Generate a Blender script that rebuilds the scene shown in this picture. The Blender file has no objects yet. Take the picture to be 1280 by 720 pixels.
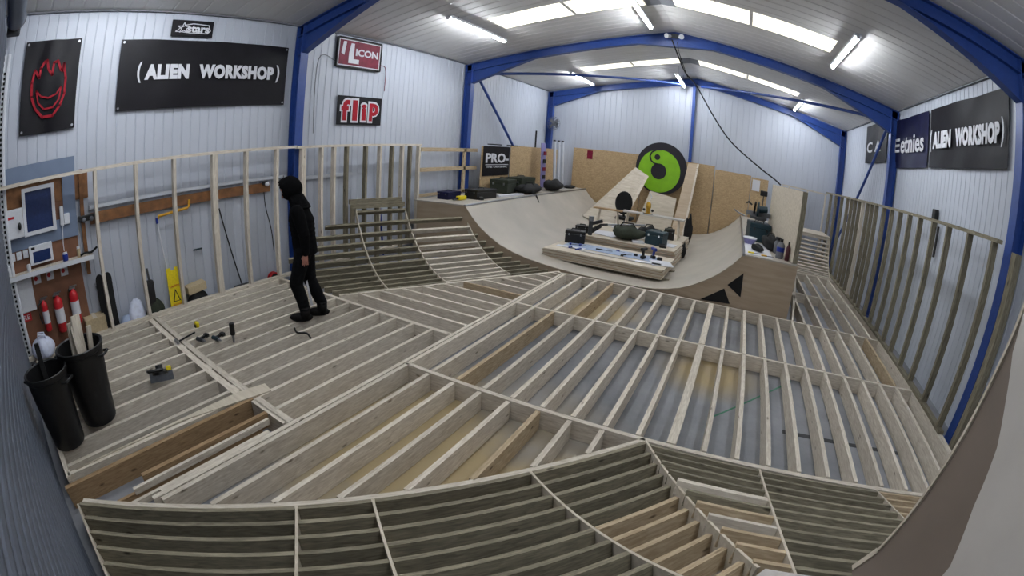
import bpy, bmesh, math, random
from mathutils import Vector, Matrix, Quaternion
random.seed(7)
SC = bpy.context.scene
COL = SC.collection
PI = math.pi
V = Vector

# ------------------------------------------------------------------ camera
def make_camera():
    yaw, pitch, roll = -0.4646, -0.3027, 0.0678
    f = V((math.sin(yaw)*math.cos(pitch), math.cos(yaw)*math.cos(pitch), math.sin(pitch)))
    r = V((math.cos(yaw), -math.sin(yaw), 0))
    u = r.cross(f)
    r2 = r*math.cos(roll) + u*math.sin(roll)
    u2 = -r*math.sin(roll) + u*math.cos(roll)
    cd = bpy.data.cameras.new('camera')
    cam = bpy.data.objects.new('camera', cd)
    COL.objects.link(cam)
    m = Matrix((r2, u2, -f)).transposed().to_4x4()
    m.translation = V((0, 0, 2.3823))
    cam.matrix_world = m
    cd.type = 'PANO'
    cd.sensor_fit = 'HORIZONTAL'
    cd.sensor_width = 36.0
    cd.clip_start = 0.02
    tgt = cd.cycles if hasattr(cd, 'cycles') and hasattr(cd.cycles, 'panorama_type') else cd
    tgt.panorama_type = 'FISHEYE_LENS_POLYNOMIAL'
    tgt.fisheye_fov = PI
    P = [0.0, -0.061408060234695416, 0.0001242040136699088, -3.125932022140188e-05, 7.759658500609053e-07]
    for i, k in enumerate(P):
        setattr(tgt, 'fisheye_polynomial_k%d' % i, k)
    SC.camera = cam
make_camera()

# ------------------------------------------------------------------ world, exposure
W = bpy.data.worlds.new('world'); SC.world = W; W.use_nodes = True
W.node_tree.nodes['Background'].inputs[0].default_value = (0.62, 0.72, 0.9, 1)
W.node_tree.nodes['Background'].inputs[1].default_value = 0.6
SC.view_settings.view_transform = 'Standard'
SC.view_settings.look = 'None'
SC.view_settings.gamma = 1.0
SC.view_settings.exposure = 1.32
SKY_EMIT = .62
TUBE_EMIT = 50.0

# ------------------------------------------------------------------ hall dimensions (metres)
XL, XR = -6.80, 3.79
Y0, Y1, Y2, Y3 = -0.62, 4.745, 10.086, 15.53
EAVE, RIDGE = 4.58, 5.445
XM = (XL+XR)/2
DZ = 0.20
def roof_z(x): return EAVE + (RIDGE-EAVE)*(1-abs(x-XM)/(XR-XM))

# ------------------------------------------------------------------ materials
MATS = {}
def _base(name):
    m = bpy.data.materials.new(name); m.use_nodes = True
    nt = m.node_tree; b = nt.nodes['Principled BSDF']
    MATS[name] = m
    return m, nt, b
def lin(c): return tuple(((v/255)/12.92 if v/255 <= .04045 else ((v/255+.055)/1.055)**2.4) for v in c)
def rgba(c, k=1): return tuple(min(1, v*k) for v in lin(c))+(1,)
def plain(name, c, rough=.6, metal=0, spec=.5, bump=0, scale=40, var=.12):
    m, nt, b = _base(name)
    n = nt.nodes.new('ShaderNodeTexNoise'); n.inputs['Scale'].default_value = scale; n.inputs['Detail'].default_value = 4
    tc = nt.nodes.new('ShaderNodeTexCoord'); nt.links.new(tc.outputs['Object'], n.inputs['Vector'])
    r = nt.nodes.new('ShaderNodeValToRGB')
    r.color_ramp.elements[0].position = .3; r.color_ramp.elements[1].position = .7
    r.color_ramp.elements[0].color = rgba(c, 1-var); r.color_ramp.elements[1].color = rgba(c, 1+var)
    nt.links.new(n.outputs['Fac'], r.inputs['Fac']); nt.links.new(r.outputs['Color'], b.inputs['Base Color'])
    b.inputs['Roughness'].default_value = rough; b.inputs['Metallic'].default_value = metal
    b.inputs['Specular IOR Level'].default_value = spec
    if bump:
        bp = nt.nodes.new('ShaderNodeBump'); bp.inputs['Strength'].default_value = bump; bp.inputs['Distance'].default_value = .01
        nt.links.new(n.outputs['Fac'], bp.inputs['Height']); nt.links.new(bp.outputs['Normal'], b.inputs['Normal'])
    return m
def wood(name, c1, c2, rough=.75, grain=9.0, knots=True, rnd=.25):
    """sawn timber: grain runs along the local X axis of each board"""
    m, nt, b = _base(name)
    L = nt.links.new
    tc = nt.nodes.new('ShaderNodeTexCoord'); oi = nt.nodes.new('ShaderNodeObjectInfo')
    off = nt.nodes.new('ShaderNodeVectorMath'); off.operation = 'ADD'
    comb = nt.nodes.new('ShaderNodeCombineXYZ')
    mul = nt.nodes.new('ShaderNodeMath'); mul.operation = 'MULTIPLY'; mul.inputs[1].default_value = 37
    L(oi.outputs['Random'], mul.inputs[0]); L(mul.outputs[0], comb.inputs[0]); L(mul.outputs[0], comb.inputs[1])
    L(tc.outputs['Object'], off.inputs[0]); L(comb.outputs[0], off.inputs[1])
    mp = nt.nodes.new('ShaderNodeMapping'); mp.inputs['Scale'].default_value = (.9, 7, 7)
    L(off.outputs[0], mp.inputs['Vector'])
    n = nt.nodes.new('ShaderNodeTexNoise'); n.inputs['Scale'].default_value = grain; n.inputs['Detail'].default_value = 6; n.inputs['Distortion'].default_value = .6
    L(mp.outputs[0], n.inputs['Vector'])
    r = nt.nodes.new('ShaderNodeValToRGB'); r.color_ramp.elements[0].position = .3; r.color_ramp.elements[1].position = .72
    r.color_ramp.elements[0].color = rgba(c1); r.color_ramp.elements[1].color = rgba(c2)
    L(n.outputs['Fac'], r.inputs['Fac'])
    col = r.outputs['Color']
    if knots:
        mk = nt.nodes.new('ShaderNodeMapping'); mk.inputs['Scale'].default_value = (2.2, 6, 6)
        L(off.outputs[0], mk.inputs['Vector'])
        vo = nt.nodes.new('ShaderNodeTexVoronoi'); vo.inputs['Scale'].default_value = 1.4
        L(mk.outputs[0], vo.inputs['Vector'])
        kr = nt.nodes.new('ShaderNodeValToRGB'); kr.color_ramp.elements[0].position = .05; kr.color_ramp.elements[1].position = .13
        kr.color_ramp.elements[0].color = rgba(c1, .45); kr.color_ramp.elements[1].color = (1, 1, 1, 1)
        L(vo.outputs['Distance'], kr.inputs['Fac'])
        mx = nt.nodes.new('ShaderNodeMixRGB'); mx.blend_type = 'MULTIPLY'; mx.inputs[0].default_value = .8
        L(col, mx.inputs[1]); L(kr.outputs['Color'], mx.inputs[2]); col = mx.outputs[0]
    hv = nt.nodes.new('ShaderNodeHueSaturation')
    mr = nt.nodes.new('ShaderNodeMapRange'); mr.inputs['To Min'].default_value = 1-rnd; mr.inputs['To Max'].default_value = 1+rnd*.6
    L(oi.outputs['Random'], mr.inputs['Value']); L(mr.outputs[0], hv.inputs['Value']); L(col, hv.inputs['Color'])
    L(hv.outputs['Color'], b.inputs['Base Color'])
    b.inputs['Roughness'].default_value = rough; b.inputs['Specular IOR Level'].default_value = .25
    bp = nt.nodes.new('ShaderNodeBump'); bp.inputs['Strength'].default_value = .15; bp.inputs['Distance'].default_value = .004
    L(n.outputs['Fac'], bp.inputs['Height']); L(bp.outputs['Normal'], b.inputs['Normal'])
    return m
def emit(name, c, s):
    m, nt, b = _base(name)
    b.inputs['Base Color'].default_value = c
    b.inputs['Emission Color'].default_value = c; b.inputs['Emission Strength'].default_value = s
    return m

PINE = wood('pine', (186, 174, 158), (224, 216, 202), rnd=.12)
PINE_WARM = wood('pine_warm', (156, 136, 108), (196, 178, 150), rnd=.12)
PINE_BROWN = wood('pine_brown', (136, 110, 80), (172, 144, 110), rnd=.12)
TREATED = wood('treated_pine', (104, 98, 82), (150, 142, 122), rnd=.22)
PLY = wood('birch_ply', (182, 171, 153), (208, 198, 182), knots=False, grain=3, rnd=.1)
PLY_TAN = wood('tan_hardboard', (166, 148, 126), (182, 164, 142), knots=False, grain=2, rnd=.05)
PLY_SKATE = plain('grey_skate_ply', (168, 161, 150), .5, var=.1, scale=1.6)
PLY_BROWNGREY = plain('grey_brown_ply', (116, 104, 94), .5, var=.08, scale=2.2)
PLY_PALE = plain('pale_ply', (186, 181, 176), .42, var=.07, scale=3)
BROWNBOARD = plain('brown_hardboard', (124, 84, 62), .7, var=.15, scale=6)
RAILBROWN = plain('stained_brown_timber', (120, 80, 46), .7, var=.35, scale=9)
BLUE = plain('blue_painted_steel', (38, 68, 138), .38, var=.1, scale=12)
WHITESTEEL = plain('white_lining_trim', (186, 190, 198), .5, var=.04)
CHROME = plain('bare_metal', (150, 152, 156), .3, metal=.9)
BLACK = plain('black_plastic', (17, 17, 19), .45, var=.3)
BLACKM = plain('matt_black', (14, 14, 16), .85, var=.3)
DGREY = plain('dark_grey_plastic', (44, 46, 50), .6)
GREYP = plain('mid_grey_plastic', (108, 110, 116), .6)
RED = plain('red_paint', (186, 28, 38), .35)
YELLOW = plain('yellow_plastic', (226, 204, 22), .45)
YELLOWP = plain('yellow_pipe_paint', (206, 152, 30), .45)
WHITE = plain('white_plastic', (214, 216, 222), .5, var=.04)
PAPER = plain('white_paper', (205, 206, 212), .8, var=.03)
PALEBLUE = plain('pale_blue_sheet', (150, 164, 190), .7, var=.18, scale=12)
BLUEP = plain('blue_plastic', (28, 50, 140), .4)
TEAL = plain('dark_teal_paint', (14, 44, 54), .5)
OLIVE = plain('dark_olive_fabric', (40, 46, 34), .9, var=.3)
NAVY = plain('navy_banner_vinyl', (20, 22, 56), .5, spec=.2, bump=.25, scale=5, var=.2)
BANNER = plain('black_banner_vinyl', (18, 16, 22), .5, spec=.2, bump=.4, scale=4, var=.25)
LETTER = plain('white_letters', (208, 208, 214), .6, var=.03)
REDLET = plain('red_letters', (160, 26, 42), .6, spec=.2)
PINKRED = plain('crimson_print', (112, 20, 46), .5, spec=.2, var=.3, scale=10)
DARKRED = plain('dark_red_plastic', (70, 20, 30), .5)
LIME = plain('lime_green_paint', (128, 186, 22), .5, var=.08, scale=5)
DPURPLE = plain('black_purple_paint', (24, 20, 32), .5)
SKIN = plain('skin', (176, 120, 104), .6)
HOODIE = plain('black_cotton', (8, 8, 10), .95, spec=.1, var=.4, scale=25)
TROUSER = plain('black_trouser_cloth', (9, 10, 13), .9, spec=.15, var=.4, scale=25)
BOOT = plain('black_boot_leather', (14, 12, 12), .7, spec=.2)
CARTON = plain('cardboard', (182, 164, 132), .8)
LILAC = plain('lilac_plastic', (128, 124, 172), .5)
GREYPAINT = plain('blue_grey_paint', (112, 126, 150), .6, var=.06, scale=5)
SHUTTER = plain('blue_grey_shutter_steel', (84, 90, 102), .45, var=.08, scale=3)
GLASSM = plain('dark_window_glass', (36, 52, 96), .15)
BAG = plain('white_polythene', (206, 212, 232), .35, bump=.5, scale=18)
BRASS = plain('brass', (190, 150, 60), .3, metal=.8)
CONCRETE = None
def concrete():
    m, nt, b = _base('concrete_floor'); L = nt.links.new
    tc = nt.nodes.new('ShaderNodeTexCoord')
    n = nt.nodes.new('ShaderNodeTexNoise'); n.inputs['Scale'].default_value = .9; n.inputs['Detail'].default_value = 8; n.inputs['Roughness'].default_value = .65
    L(tc.outputs['Object'], n.inputs['Vector'])
    r = nt.nodes.new('ShaderNodeValToRGB'); r.color_ramp.elements[0].position = .3; r.color_ramp.elements[1].position = .7
    r.color_ramp.elements[0].color = rgba((104, 106, 112)); r.color_ramp.elements[1].color = rgba((148, 150, 156))
    L(n.outputs['Fac'], r.inputs['Fac'])
    # old ochre dust patches
    n2 = nt.nodes.new('ShaderNodeTexNoise'); n2.inputs['Scale'].default_value = .55; n2.inputs['Detail'].default_value = 5
    mp = nt.nodes.new('ShaderNodeMapping'); mp.inputs['Location'].default_value = (3.1, .4, 0); L(tc.outputs['Object'], mp.inputs['Vector']); L(mp.outputs[0], n2.inputs['Vector'])
    r2 = nt.nodes.new('ShaderNodeValToRGB'); r2.color_ramp.elements[0].position = .52; r2.color_ramp.elements[1].position = .66
    L(n2.outputs['Fac'], r2.inputs['Fac'])
    prev = None                      # dusty patches lie where the hall has them
    for cx, cy, rr in ((-1.9, 2.4, 1.5), (-1.8, 6.6, .7), (.1, 5.3, .6)):
        vm = nt.nodes.new('ShaderNodeVectorMath'); vm.operation = 'DISTANCE'; vm.inputs[1].default_value = (cx-XM, cy-7.4, .05); L(tc.outputs['Object'], vm.inputs[0])
        rg = nt.nodes.new('ShaderNodeMapRange'); rg.inputs['From Min'].default_value = rr*1.3; rg.inputs['From Max'].default_value = rr*.5; L(vm.outputs['Value'], rg.inputs['Value'])
        if prev is None: prev = rg
        else:
            ad = nt.nodes.new('ShaderNodeMath'); ad.operation = 'MAXIMUM'; L(prev.outputs[0], ad.inputs[0]); L(rg.outputs[0], ad.inputs[1]); prev = ad
    r2.color_ramp.elements[0].position = .38; r2.color_ramp.elements[1].position = .55
    stain = nt.nodes.new('ShaderNodeMath'); stain.operation = 'MULTIPLY'; L(prev.outputs[0], stain.inputs[0]); L(r2.outputs['Color'], stain.inputs[1])
    mx = nt.nodes.new('ShaderNodeMixRGB'); mx.inputs[2].default_value = rgba((170, 152, 116)); L(stain.outputs[0], mx.inputs[0]); L(r.outputs['Color'], mx.inputs[1])
    L(mx.outputs[0], b.inputs['Base Color']); b.inputs['Roughness'].default_value = .55
    return m
CONCRETE = concrete()
def lining(name, c, dirt=.0, s=.5):
    m, nt, b = _base(name); L = nt.links.new
    tc = nt.nodes.new('ShaderNodeTexCoord')
    n = nt.nodes.new('ShaderNodeTexNoise'); n.inputs['Scale'].default_value = s; n.inputs['Detail'].default_value = 7
    mp = nt.nodes.new('ShaderNodeMapping'); mp.inputs['Scale'].default_value = (1, 1, .55)
    L(tc.outputs['Object'], mp.inputs['Vector']); L(mp.outputs[0], n.inputs['Vector'])
    r = nt.nodes.new('ShaderNodeValToRGB'); r.color_ramp.elements[0].position = .28; r.color_ramp.elements[1].position = .6
    r.color_ramp.elements[0].color = rgba(c, 1-dirt); r.color_ramp.elements[1].color = rgba(c)
    L(n.outputs['Fac'], r.inputs['Fac']); L(r.outputs['Color'], b.inputs['Base Color'])
    b.inputs['Roughness'].default_value = .42
    return m
LINING = lining('white_wall_lining', (186, 191, 202), .14)
CEILM = lining('white_roof_lining', (214, 212, 210), .05)
def osb():
    m, nt, b = _base('osb_board'); L = nt.links.new
    tc = nt.nodes.new('ShaderNodeTexCoord')
    v = nt.nodes.new('ShaderNodeTexVoronoi'); v.inputs['Scale'].default_value = 22
    mp = nt.nodes.new('ShaderNodeMapping'); mp.inputs['Scale'].default_value = (1, 1, 1.7); mp.inputs['Rotation'].default_value = (.4, .4, .4)
    L(tc.outputs['Object'], mp.inputs['Vector']); L(mp.outputs[0], v.inputs['Vector'])
    r = nt.nodes.new('ShaderNodeValToRGB'); r.color_ramp.elements[0].color = rgba((158, 132, 96)); r.color_ramp.elements[1].color = rgba((190, 164, 126))
    L(v.outputs['Color'], r.inputs['Fac']); L(r.outputs['Color'], b.inputs['Base Color']); b.inputs['Roughness'].default_value = .7
    return m
OSB = osb()
SKYM = emit('translucent_rooflight', (1, .96, .80, 1), SKY_EMIT)
TUBEM = emit('lit_tube', (.9, .95, 1, 1), TUBE_EMIT)

# ------------------------------------------------------------------ mesh helpers
WM = {}                                   # world matrices of what has been built
class MB:
    def __init__(s): s.bm = bmesh.new()
    def box(s, c, d, rot=None, bev=0):
        r = bmesh.ops.create_cube(s.bm, size=1)
        vs = r['verts']
        for v in vs: v.co = V((v.co.x*d[0], v.co.y*d[1], v.co.z*d[2]))
        if bev:
            es = list({e for v in vs for e in v.link_edges})
            rb = bmesh.ops.bevel(s.bm, geom=es, offset=bev, segments=2, affect='EDGES', profile=.5)
            vs = list({v for f in rb['faces'] for v in f.verts} | {v for v in vs if v.is_valid})
            seen = set(vs); st = list(vs)
            while st:
                v = st.pop()
                for e in v.link_edges:
                    o = e.other_vert(v)
                    if o not in seen: seen.add(o); st.append(o)
            vs = list(seen)
        M = Matrix.Translation(V(c)) @ (rot.to_4x4() if rot is not None else Matrix.Identity(4))
        for v in vs: v.co = M @ v.co
        return s
    def bar(s, a, b, w, h, up=(0, 0, 1)):
        a, b = V(a), V(b); M, L = frame(a, b, up)
        r = bmesh.ops.create_cube(s.bm, size=1)
        for v in r['verts']: v.co = M @ V((v.co.x*L, v.co.y*w, v.co.z*h))
        return s
    def cyl(s, a, b, r0, r1=None, n=16, caps=True):
        a, b = V(a), V(b); r1 = r0 if r1 is None else r1
        M, L = frame(a, b, (0, 0, 1) if abs((b-a).normalized().z) < .95 else (0, 1, 0))
        R0 = [s.bm.verts.new(M @ V((-L/2, r0*math.cos(t), r0*math.sin(t)))) for t in [2*PI*i/n for i in range(n)]]
        R1 = [s.bm.verts.new(M @ V((L/2, r1*math.cos(t), r1*math.sin(t)))) for t in [2*PI*i/n for i in range(n)]]
        for i in range(n): s.bm.faces.new((R0[i], R0[(i+1) % n], R1[(i+1) % n], R1[i]))
        if caps: s.bm.faces.new(R0[::-1]); s.bm.faces.new(R1)
        return s
    def ball(s, c, r, n=14):
        r = (r, r, r) if not hasattr(r, '__len__') else r
        q = bmesh.ops.create_uvsphere(s.bm, u_segments=n, v_segments=max(6, n//2+1), radius=1)
        for v in q['verts']: v.co = V((v.co.x*r[0]+c[0], v.co.y*r[1]+c[1], v.co.z*r[2]+c[2]))
        return s
    def qball(s, c, r, n=10):
        rings = []
        for j in range(1, 6):
            ph = PI*j/6; rings.append([s.bm.verts.new((c[0]+r[0]*math.sin(ph)*math.cos(2*PI*i/n), c[1]+r[1]*math.sin(ph)*math.sin(2*PI*i/n), c[2]+r[2]*math.cos(ph))) for i in range(n)])
        a = s.bm.verts.new((c[0], c[1], c[2]+r[2])); b = s.bm.verts.new((c[0], c[1], c[2]-r[2])); F = s.bm.faces.new
        for i in range(n):
            k = (i+1) % n; F((a, rings[0][i], rings[0][k])); F((b, rings[-1][k], rings[-1][i]))
            for A, B in zip(rings, rings[1:]): F((A[i], B[i], B[k], A[k]))
    def tube(s, pts, r, n=8):
        pts = [V(p) for p in pts]; rings = []
        up = V((0, 0, 1))
        for i, p in enumerate(pts):
            d = (pts[min(i+1, len(pts)-1)]-pts[max(i-1, 0)]).normalized()
            if abs(d.dot(up)) > .97: up = V((0, 1, 0)) if abs(d.y) < .9 else V((1, 0, 0))
            x = d.cross(up).normalized(); y = d.cross(x)
            rr = r[i] if hasattr(r, '__len__') else r
            rings.append([s.bm.verts.new(p+x*rr*math.cos(2*PI*k/n)+y*rr*math.sin(2*PI*k/n)) for k in range(n)])
        for A, B in zip(rings, rings[1:]):
            for k in range(n): s.bm.faces.new((A[k], A[(k+1) % n], B[(k+1) % n], B[k]))
        s.bm.faces.new(rings[0][::-1]); s.bm.faces.new(rings[-1])
        return s
    def prism(s, poly, ext):
        ext = V(ext)
        A = [s.bm.verts.new(V(p)) for p in poly]; B = [s.bm.verts.new(V(p)+ext) for p in poly]
        n = len(A)
        s.bm.faces.new(A[::-1]); s.bm.faces.new(B)
        for i in range(n): s.bm.faces.new((A[i], A[(i+1) % n], B[(i+1) % n], B[i]))
        return s
    def lathe(s, prof, c=(0, 0, 0), n=24):
        rings = []
        for r, z in prof:
            rings.append([s.bm.verts.new(V((c[0]+max(r, 1e-4)*math.cos(2*PI*k/n), c[1]+max(r, 1e-4)*math.sin(2*PI*k/n), c[2]+z))) for k in range(n)])
        for A, B in zip(rings, rings[1:]):
            for k in range(n): s.bm.faces.new((A[k], A[(k+1) % n], B[(k+1) % n], B[k]))
        s.bm.faces.new(rings[0][::-1]); s.bm.faces.new(rings[-1])
        return s
    def strip(s, top, bot):
        """loft a list of pairs into a quad strip"""
        A = [s.bm.verts.new(V(p)) for p in top]; B = [s.bm.verts.new(V(p)) for p in bot]
        for i in range(len(A)-1): s.bm.faces.new((A[i], A[i+1], B[i+1], B[i]))
        return s
    def build(s, name, mat, parent=None, M=None, smooth=False, **t):
        bmesh.ops.remove_doubles(s.bm, verts=s.bm.verts, dist=1e-6)
        bmesh.ops.recalc_face_normals(s.bm, faces=s.bm.faces)
        me = bpy.data.meshes.new(name); s.bm.to_mesh(me); s.bm.free()
        if smooth:
            for p in me.polygons: p.use_smooth = True
            if smooth != 'all':
                me.set_sharp_from_angle(angle=math.radians(40))
        me.materials.append(mat)
        # centre the origin on the piece so procedural grain follows each piece
        if M is None and len(me.vertices):
            c = sum((v.co for v in me.vertices), V())/len(me.vertices)
            me.transform(Matrix.Translation(-c)); M = Matrix.Translation(c)
        return place(name, me, parent, M, **t)
def frame(a, b, up=(0, 0, 1)):
    d = b-a; L = d.length; x = d.normalized(); up = V(up)
    if abs(x.dot(up.normalized())) > .999: up = V((0, 1, 0))
    y = up.cross(x).normalized(); z = x.cross(y)
    M = Matrix((x, y, z)).transposed().to_4x4(); M.translation = (a+b)/2
    return M, L
def place(name, me, parent=None, M=None, label=None, cat=None, group=None, kind=None):
    o = bpy.data.objects.new(name, me); COL.objects.link(o)
    M = M or Matrix.Identity(4)
    if parent is not None:
        o.parent = parent; o.matrix_parent_inverse = WM[parent.name].inverted()
    o.matrix_basis = M; WM[o.name] = M
    tag(o, label, cat, group, kind)
    return o
def tag(o, label=None, cat=None, group=None, kind=None):
    if label: o['label'] = label
    if cat: o['category'] = cat
    if group: o['group'] = group
    if kind: o['kind'] = kind
    return o
def thing(name, label, cat, loc=(0, 0, 0), rz=0, group=None):
    return place(name, None, None, Matrix.Translation(V(loc)) @ Matrix.Rotation(rz, 4, 'Z'), label, cat, group)
def bar(name, a, b, w, h, mat, parent=None, up=(0, 0, 1), **t):
    """one board: w across, h along 'up', grain along its length"""
    a, b = V(a), V(b); M, L = frame(a, b, up)
    m = MB(); r = bmesh.ops.create_cube(m.bm, size=1)
    for v in r['verts']: v.co = V((v.co.x*L, v.co.y*w, v.co.z*h))
    return m.build(name, mat, parent, M, **t)
def struct(mb, name, mat, smooth=False):
    return mb.build(name, mat, kind='structure', smooth=smooth)
def local(t):                                # world matrix of a thing, for building its parts in its own frame
    return WM[t.name].copy()
def dup(root, M, label=None, group=None):
    r = root.copy(); COL.objects.link(r); r.matrix_basis = M; WM[r.name] = M
    for ch in list(root.children):
        c = ch.copy(); COL.objects.link(c); c.parent = r; c.matrix_parent_inverse = ch.matrix_parent_inverse.copy(); WM[c.name] = M @ WM[root.name].inverted() @ WM[ch.name]
        for g in list(ch.children):
            d = g.copy(); COL.objects.link(d); d.parent = c; d.matrix_parent_inverse = g.matrix_parent_inverse.copy()
    if label: r['label'] = label
    if group: r['group'] = group
    return r
def text(name, body, mat, M, width, height, parent=None, bold=0.02, depth=.003, **t):
    """flat lettering in the XY plane of M, centred, scaled to width x height"""
    cu = bpy.data.curves.new(name, 'FONT'); cu.body = body; cu.offset = bold; cu.extrude = .01; cu.resolution_u = 3; cu.space_character = 1.08 if bold > .05 else 1.0
    tmp = bpy.data.objects.new('tmp_text', cu); COL.objects.link(tmp)
    dg = bpy.context.evaluated_depsgraph_get(); dg.update()
    me = bpy.data.meshes.new_from_object(tmp.evaluated_get(dg)); me.name = name
    bpy.data.objects.remove(tmp); bpy.data.curves.remove(cu)
    xs = [v.co.x for v in me.vertices]; ys = [v.co.y for v in me.vertices]
    cx, cy = (min(xs)+max(xs))/2, (min(ys)+max(ys))/2
    sx, sy = width/(max(xs)-min(xs)), height/(max(ys)-min(ys))
    for v in me.vertices: v.co = V(((v.co.x-cx)*sx, (v.co.y-cy)*sy, v.co.z*depth/.01))
    me.materials.clear(); me.materials.append(mat)
    return place(name, me, parent, M, **t)
def face_left(y, z, x=XL+.04):    # frame of a picture on the left wall: X runs along +y, Y up, facing +x
    M = Matrix((V((0, 1, 0)), V((0, 0, 1)), V((1, 0, 0)))).transposed().to_4x4(); M.translation = V((x, y, z)); return M
def face_right(y, z, x=XR-.04):   # on the right wall: X runs along -y, facing -x
    M = Matrix((V((0, -1, 0)), V((0, 0, 1)), V((-1, 0, 0)))).transposed().to_4x4(); M.translation = V((x, y, z)); return M
def face_back(x, z, y):           # facing the camera end: X runs along +x, facing -y
    M = Matrix((V((1, 0, 0)), V((0, 0, 1)), V((0, -1, 0)))).transposed().to_4x4(); M.translation = V((x, y, z)); return M

# ================================================================== STRUCTURE
struct(MB().box((XM, 7.4, -.05), (XR-XL+.6, 17.0, .1)), 'floor', CONCRETE)
def corrugated(a, b, zfun, nrm, pitch=.16, groove=.02, depth=.009):
    """liner sheet between ground points a and b: flat pans with narrow grooves"""
    a, b, nrm = V(a), V(b), V(nrm); d = b-a; L = d.length; u = d/L
    ts = [0]; t = pitch/2
    while t < L-groove:
        ts += [t, t+groove*.35, t+groove*.65, t+groove]; t += pitch
    ts.append(L)
    m = MB(); top = []; bot = []
    for i, t in enumerate(ts):
        k = (i-1) % 4 if 0 < i < len(ts)-1 else 0
        off = -depth if k in (1, 2) and 0 < i < len(ts)-1 else 0
        p = a+u*t+nrm*off
        bot.append((p.x, p.y, 0)); top.append((p.x, p.y, zfun(p)))
    return m.strip(top, bot)
struct(corrugated((XL, Y0-.1, 0), (XL, Y3+.02, 0), lambda p: EAVE, (1, 0, 0)), 'wall_left', LINING)
struct(corrugated((XR, Y0-.1, 0), (XR, Y3+.02, 0), lambda p: EAVE, (-1, 0, 0)), 'wall_right', LINING)
struct(corrugated((XL, Y3, 0), (XR, Y3, 0), lambda p: roof_z(p.x), (0, -1, 0), pitch=.2), 'wall_back', LINING)
struct(corrugated((XL, Y0-.1, 0), (XR, Y0-.1, 0), lambda p: roof_z(p.x), (0, 1, 0), pitch=.2), 'wall_front', LINING)
# roof lining with openings for the rooflights
SKYX = [(-4.66, -3.19), (-3.13, -1.80), (-1.24, .13), (.19, 1.66)]
SKYY = [(2.32, 3.12), (7.47, 8.27), (12.62, 13.26)]
def ceiling():
    m = MB()
    ys = [Y0-.1]+[v for p in SKYY for v in p]+[Y3]
    def slab(x0, x1, y0, y1):      # ribs run down the slope
        P = []; t = y0; pitch = .25
        P.append((y0, 0))
        t = y0+pitch/2
        while t < y1-.05:
            P += [(t, 0), (t+.012, .008), (t+.03, .008), (t+.042, 0)]; t += pitch
        P.append((y1, 0))
        for xa, xb in [(x0, x1)]:
            m.strip([(xa, y, roof_z(xa)+dz) for y, dz in P], [(xb, y, roof_z(xb)+dz) for y, dz in P])
    xs = sorted({XL, XR, XM} | {v for p in SKYX for v in p})
    for i in range(len(ys)-1):
        band = (ys[i], ys[i+1]) in SKYY
        for x0, x1 in zip(xs, xs[1:]):
            if band and (x0, x1) in SKYX: continue
            slab(x0, x1, ys[i], ys[i+1])
    return struct(m, 'ceiling', CEILM)
ceiling()
k = 0
for y0, y1 in SKYY:
    for x0, x1 in SKYX:
        k += 1
        m = MB(); n = 9; top = []; bot = []
        for i in range(n+1):                # profiled translucent sheet
            y = y0+(y1-y0)*i/n; dz = .0+(.012 if i % 2 else 0)
            top.append((x0, y, roof_z(x0)+dz)); bot.append((x1, y, roof_z(x1)+dz))
        m.strip(top, bot)
        struct(m, 'window_%d' % k, SKYM)
# outer roof above so no sky leaks round the sheets
m = MB()
m.strip([(XL-.2, Y0-.3, EAVE+.1), (XM, Y0-.3, RIDGE+.13), (XR+.2, Y0-.3, EAVE+.1)], [(XL-.2, Y3+.2, EAVE+.1), (XM, Y3+.2, RIDGE+.13), (XR+.2, Y3+.2, EAVE+.1)])
struct(m, 'ceiling_outer_sheet', WHITESTEEL)
# rough edge flashing at the eaves, both sides
for q, (ya, yb_) in enumerate(SKYY):
    m = MB(); m.bar((XM-.27, (ya+yb_)/2, roof_z(XM-.27)-.004), (XM, (ya+yb_)/2, RIDGE-.004), yb_-ya, .006); m.bar((XM, (ya+yb_)/2, RIDGE-.004), (XM+.27, (ya+yb_)/2, roof_z(XM+.27)-.004), yb_-ya, .006)
    struct(m, 'trim_%d' % (q+3), GREYP)
m = MB().bar((XL+.03, Y0, EAVE-.012), (XL+.03, Y3, EAVE-.012), .05, .02); struct(m, 'trim_1', GREYP)
m = MB().bar((XR-.03, Y0, EAVE-.012), (XR-.03, Y3, EAVE-.012), .05, .02); struct(m, 'trim_2', GREYP)

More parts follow.
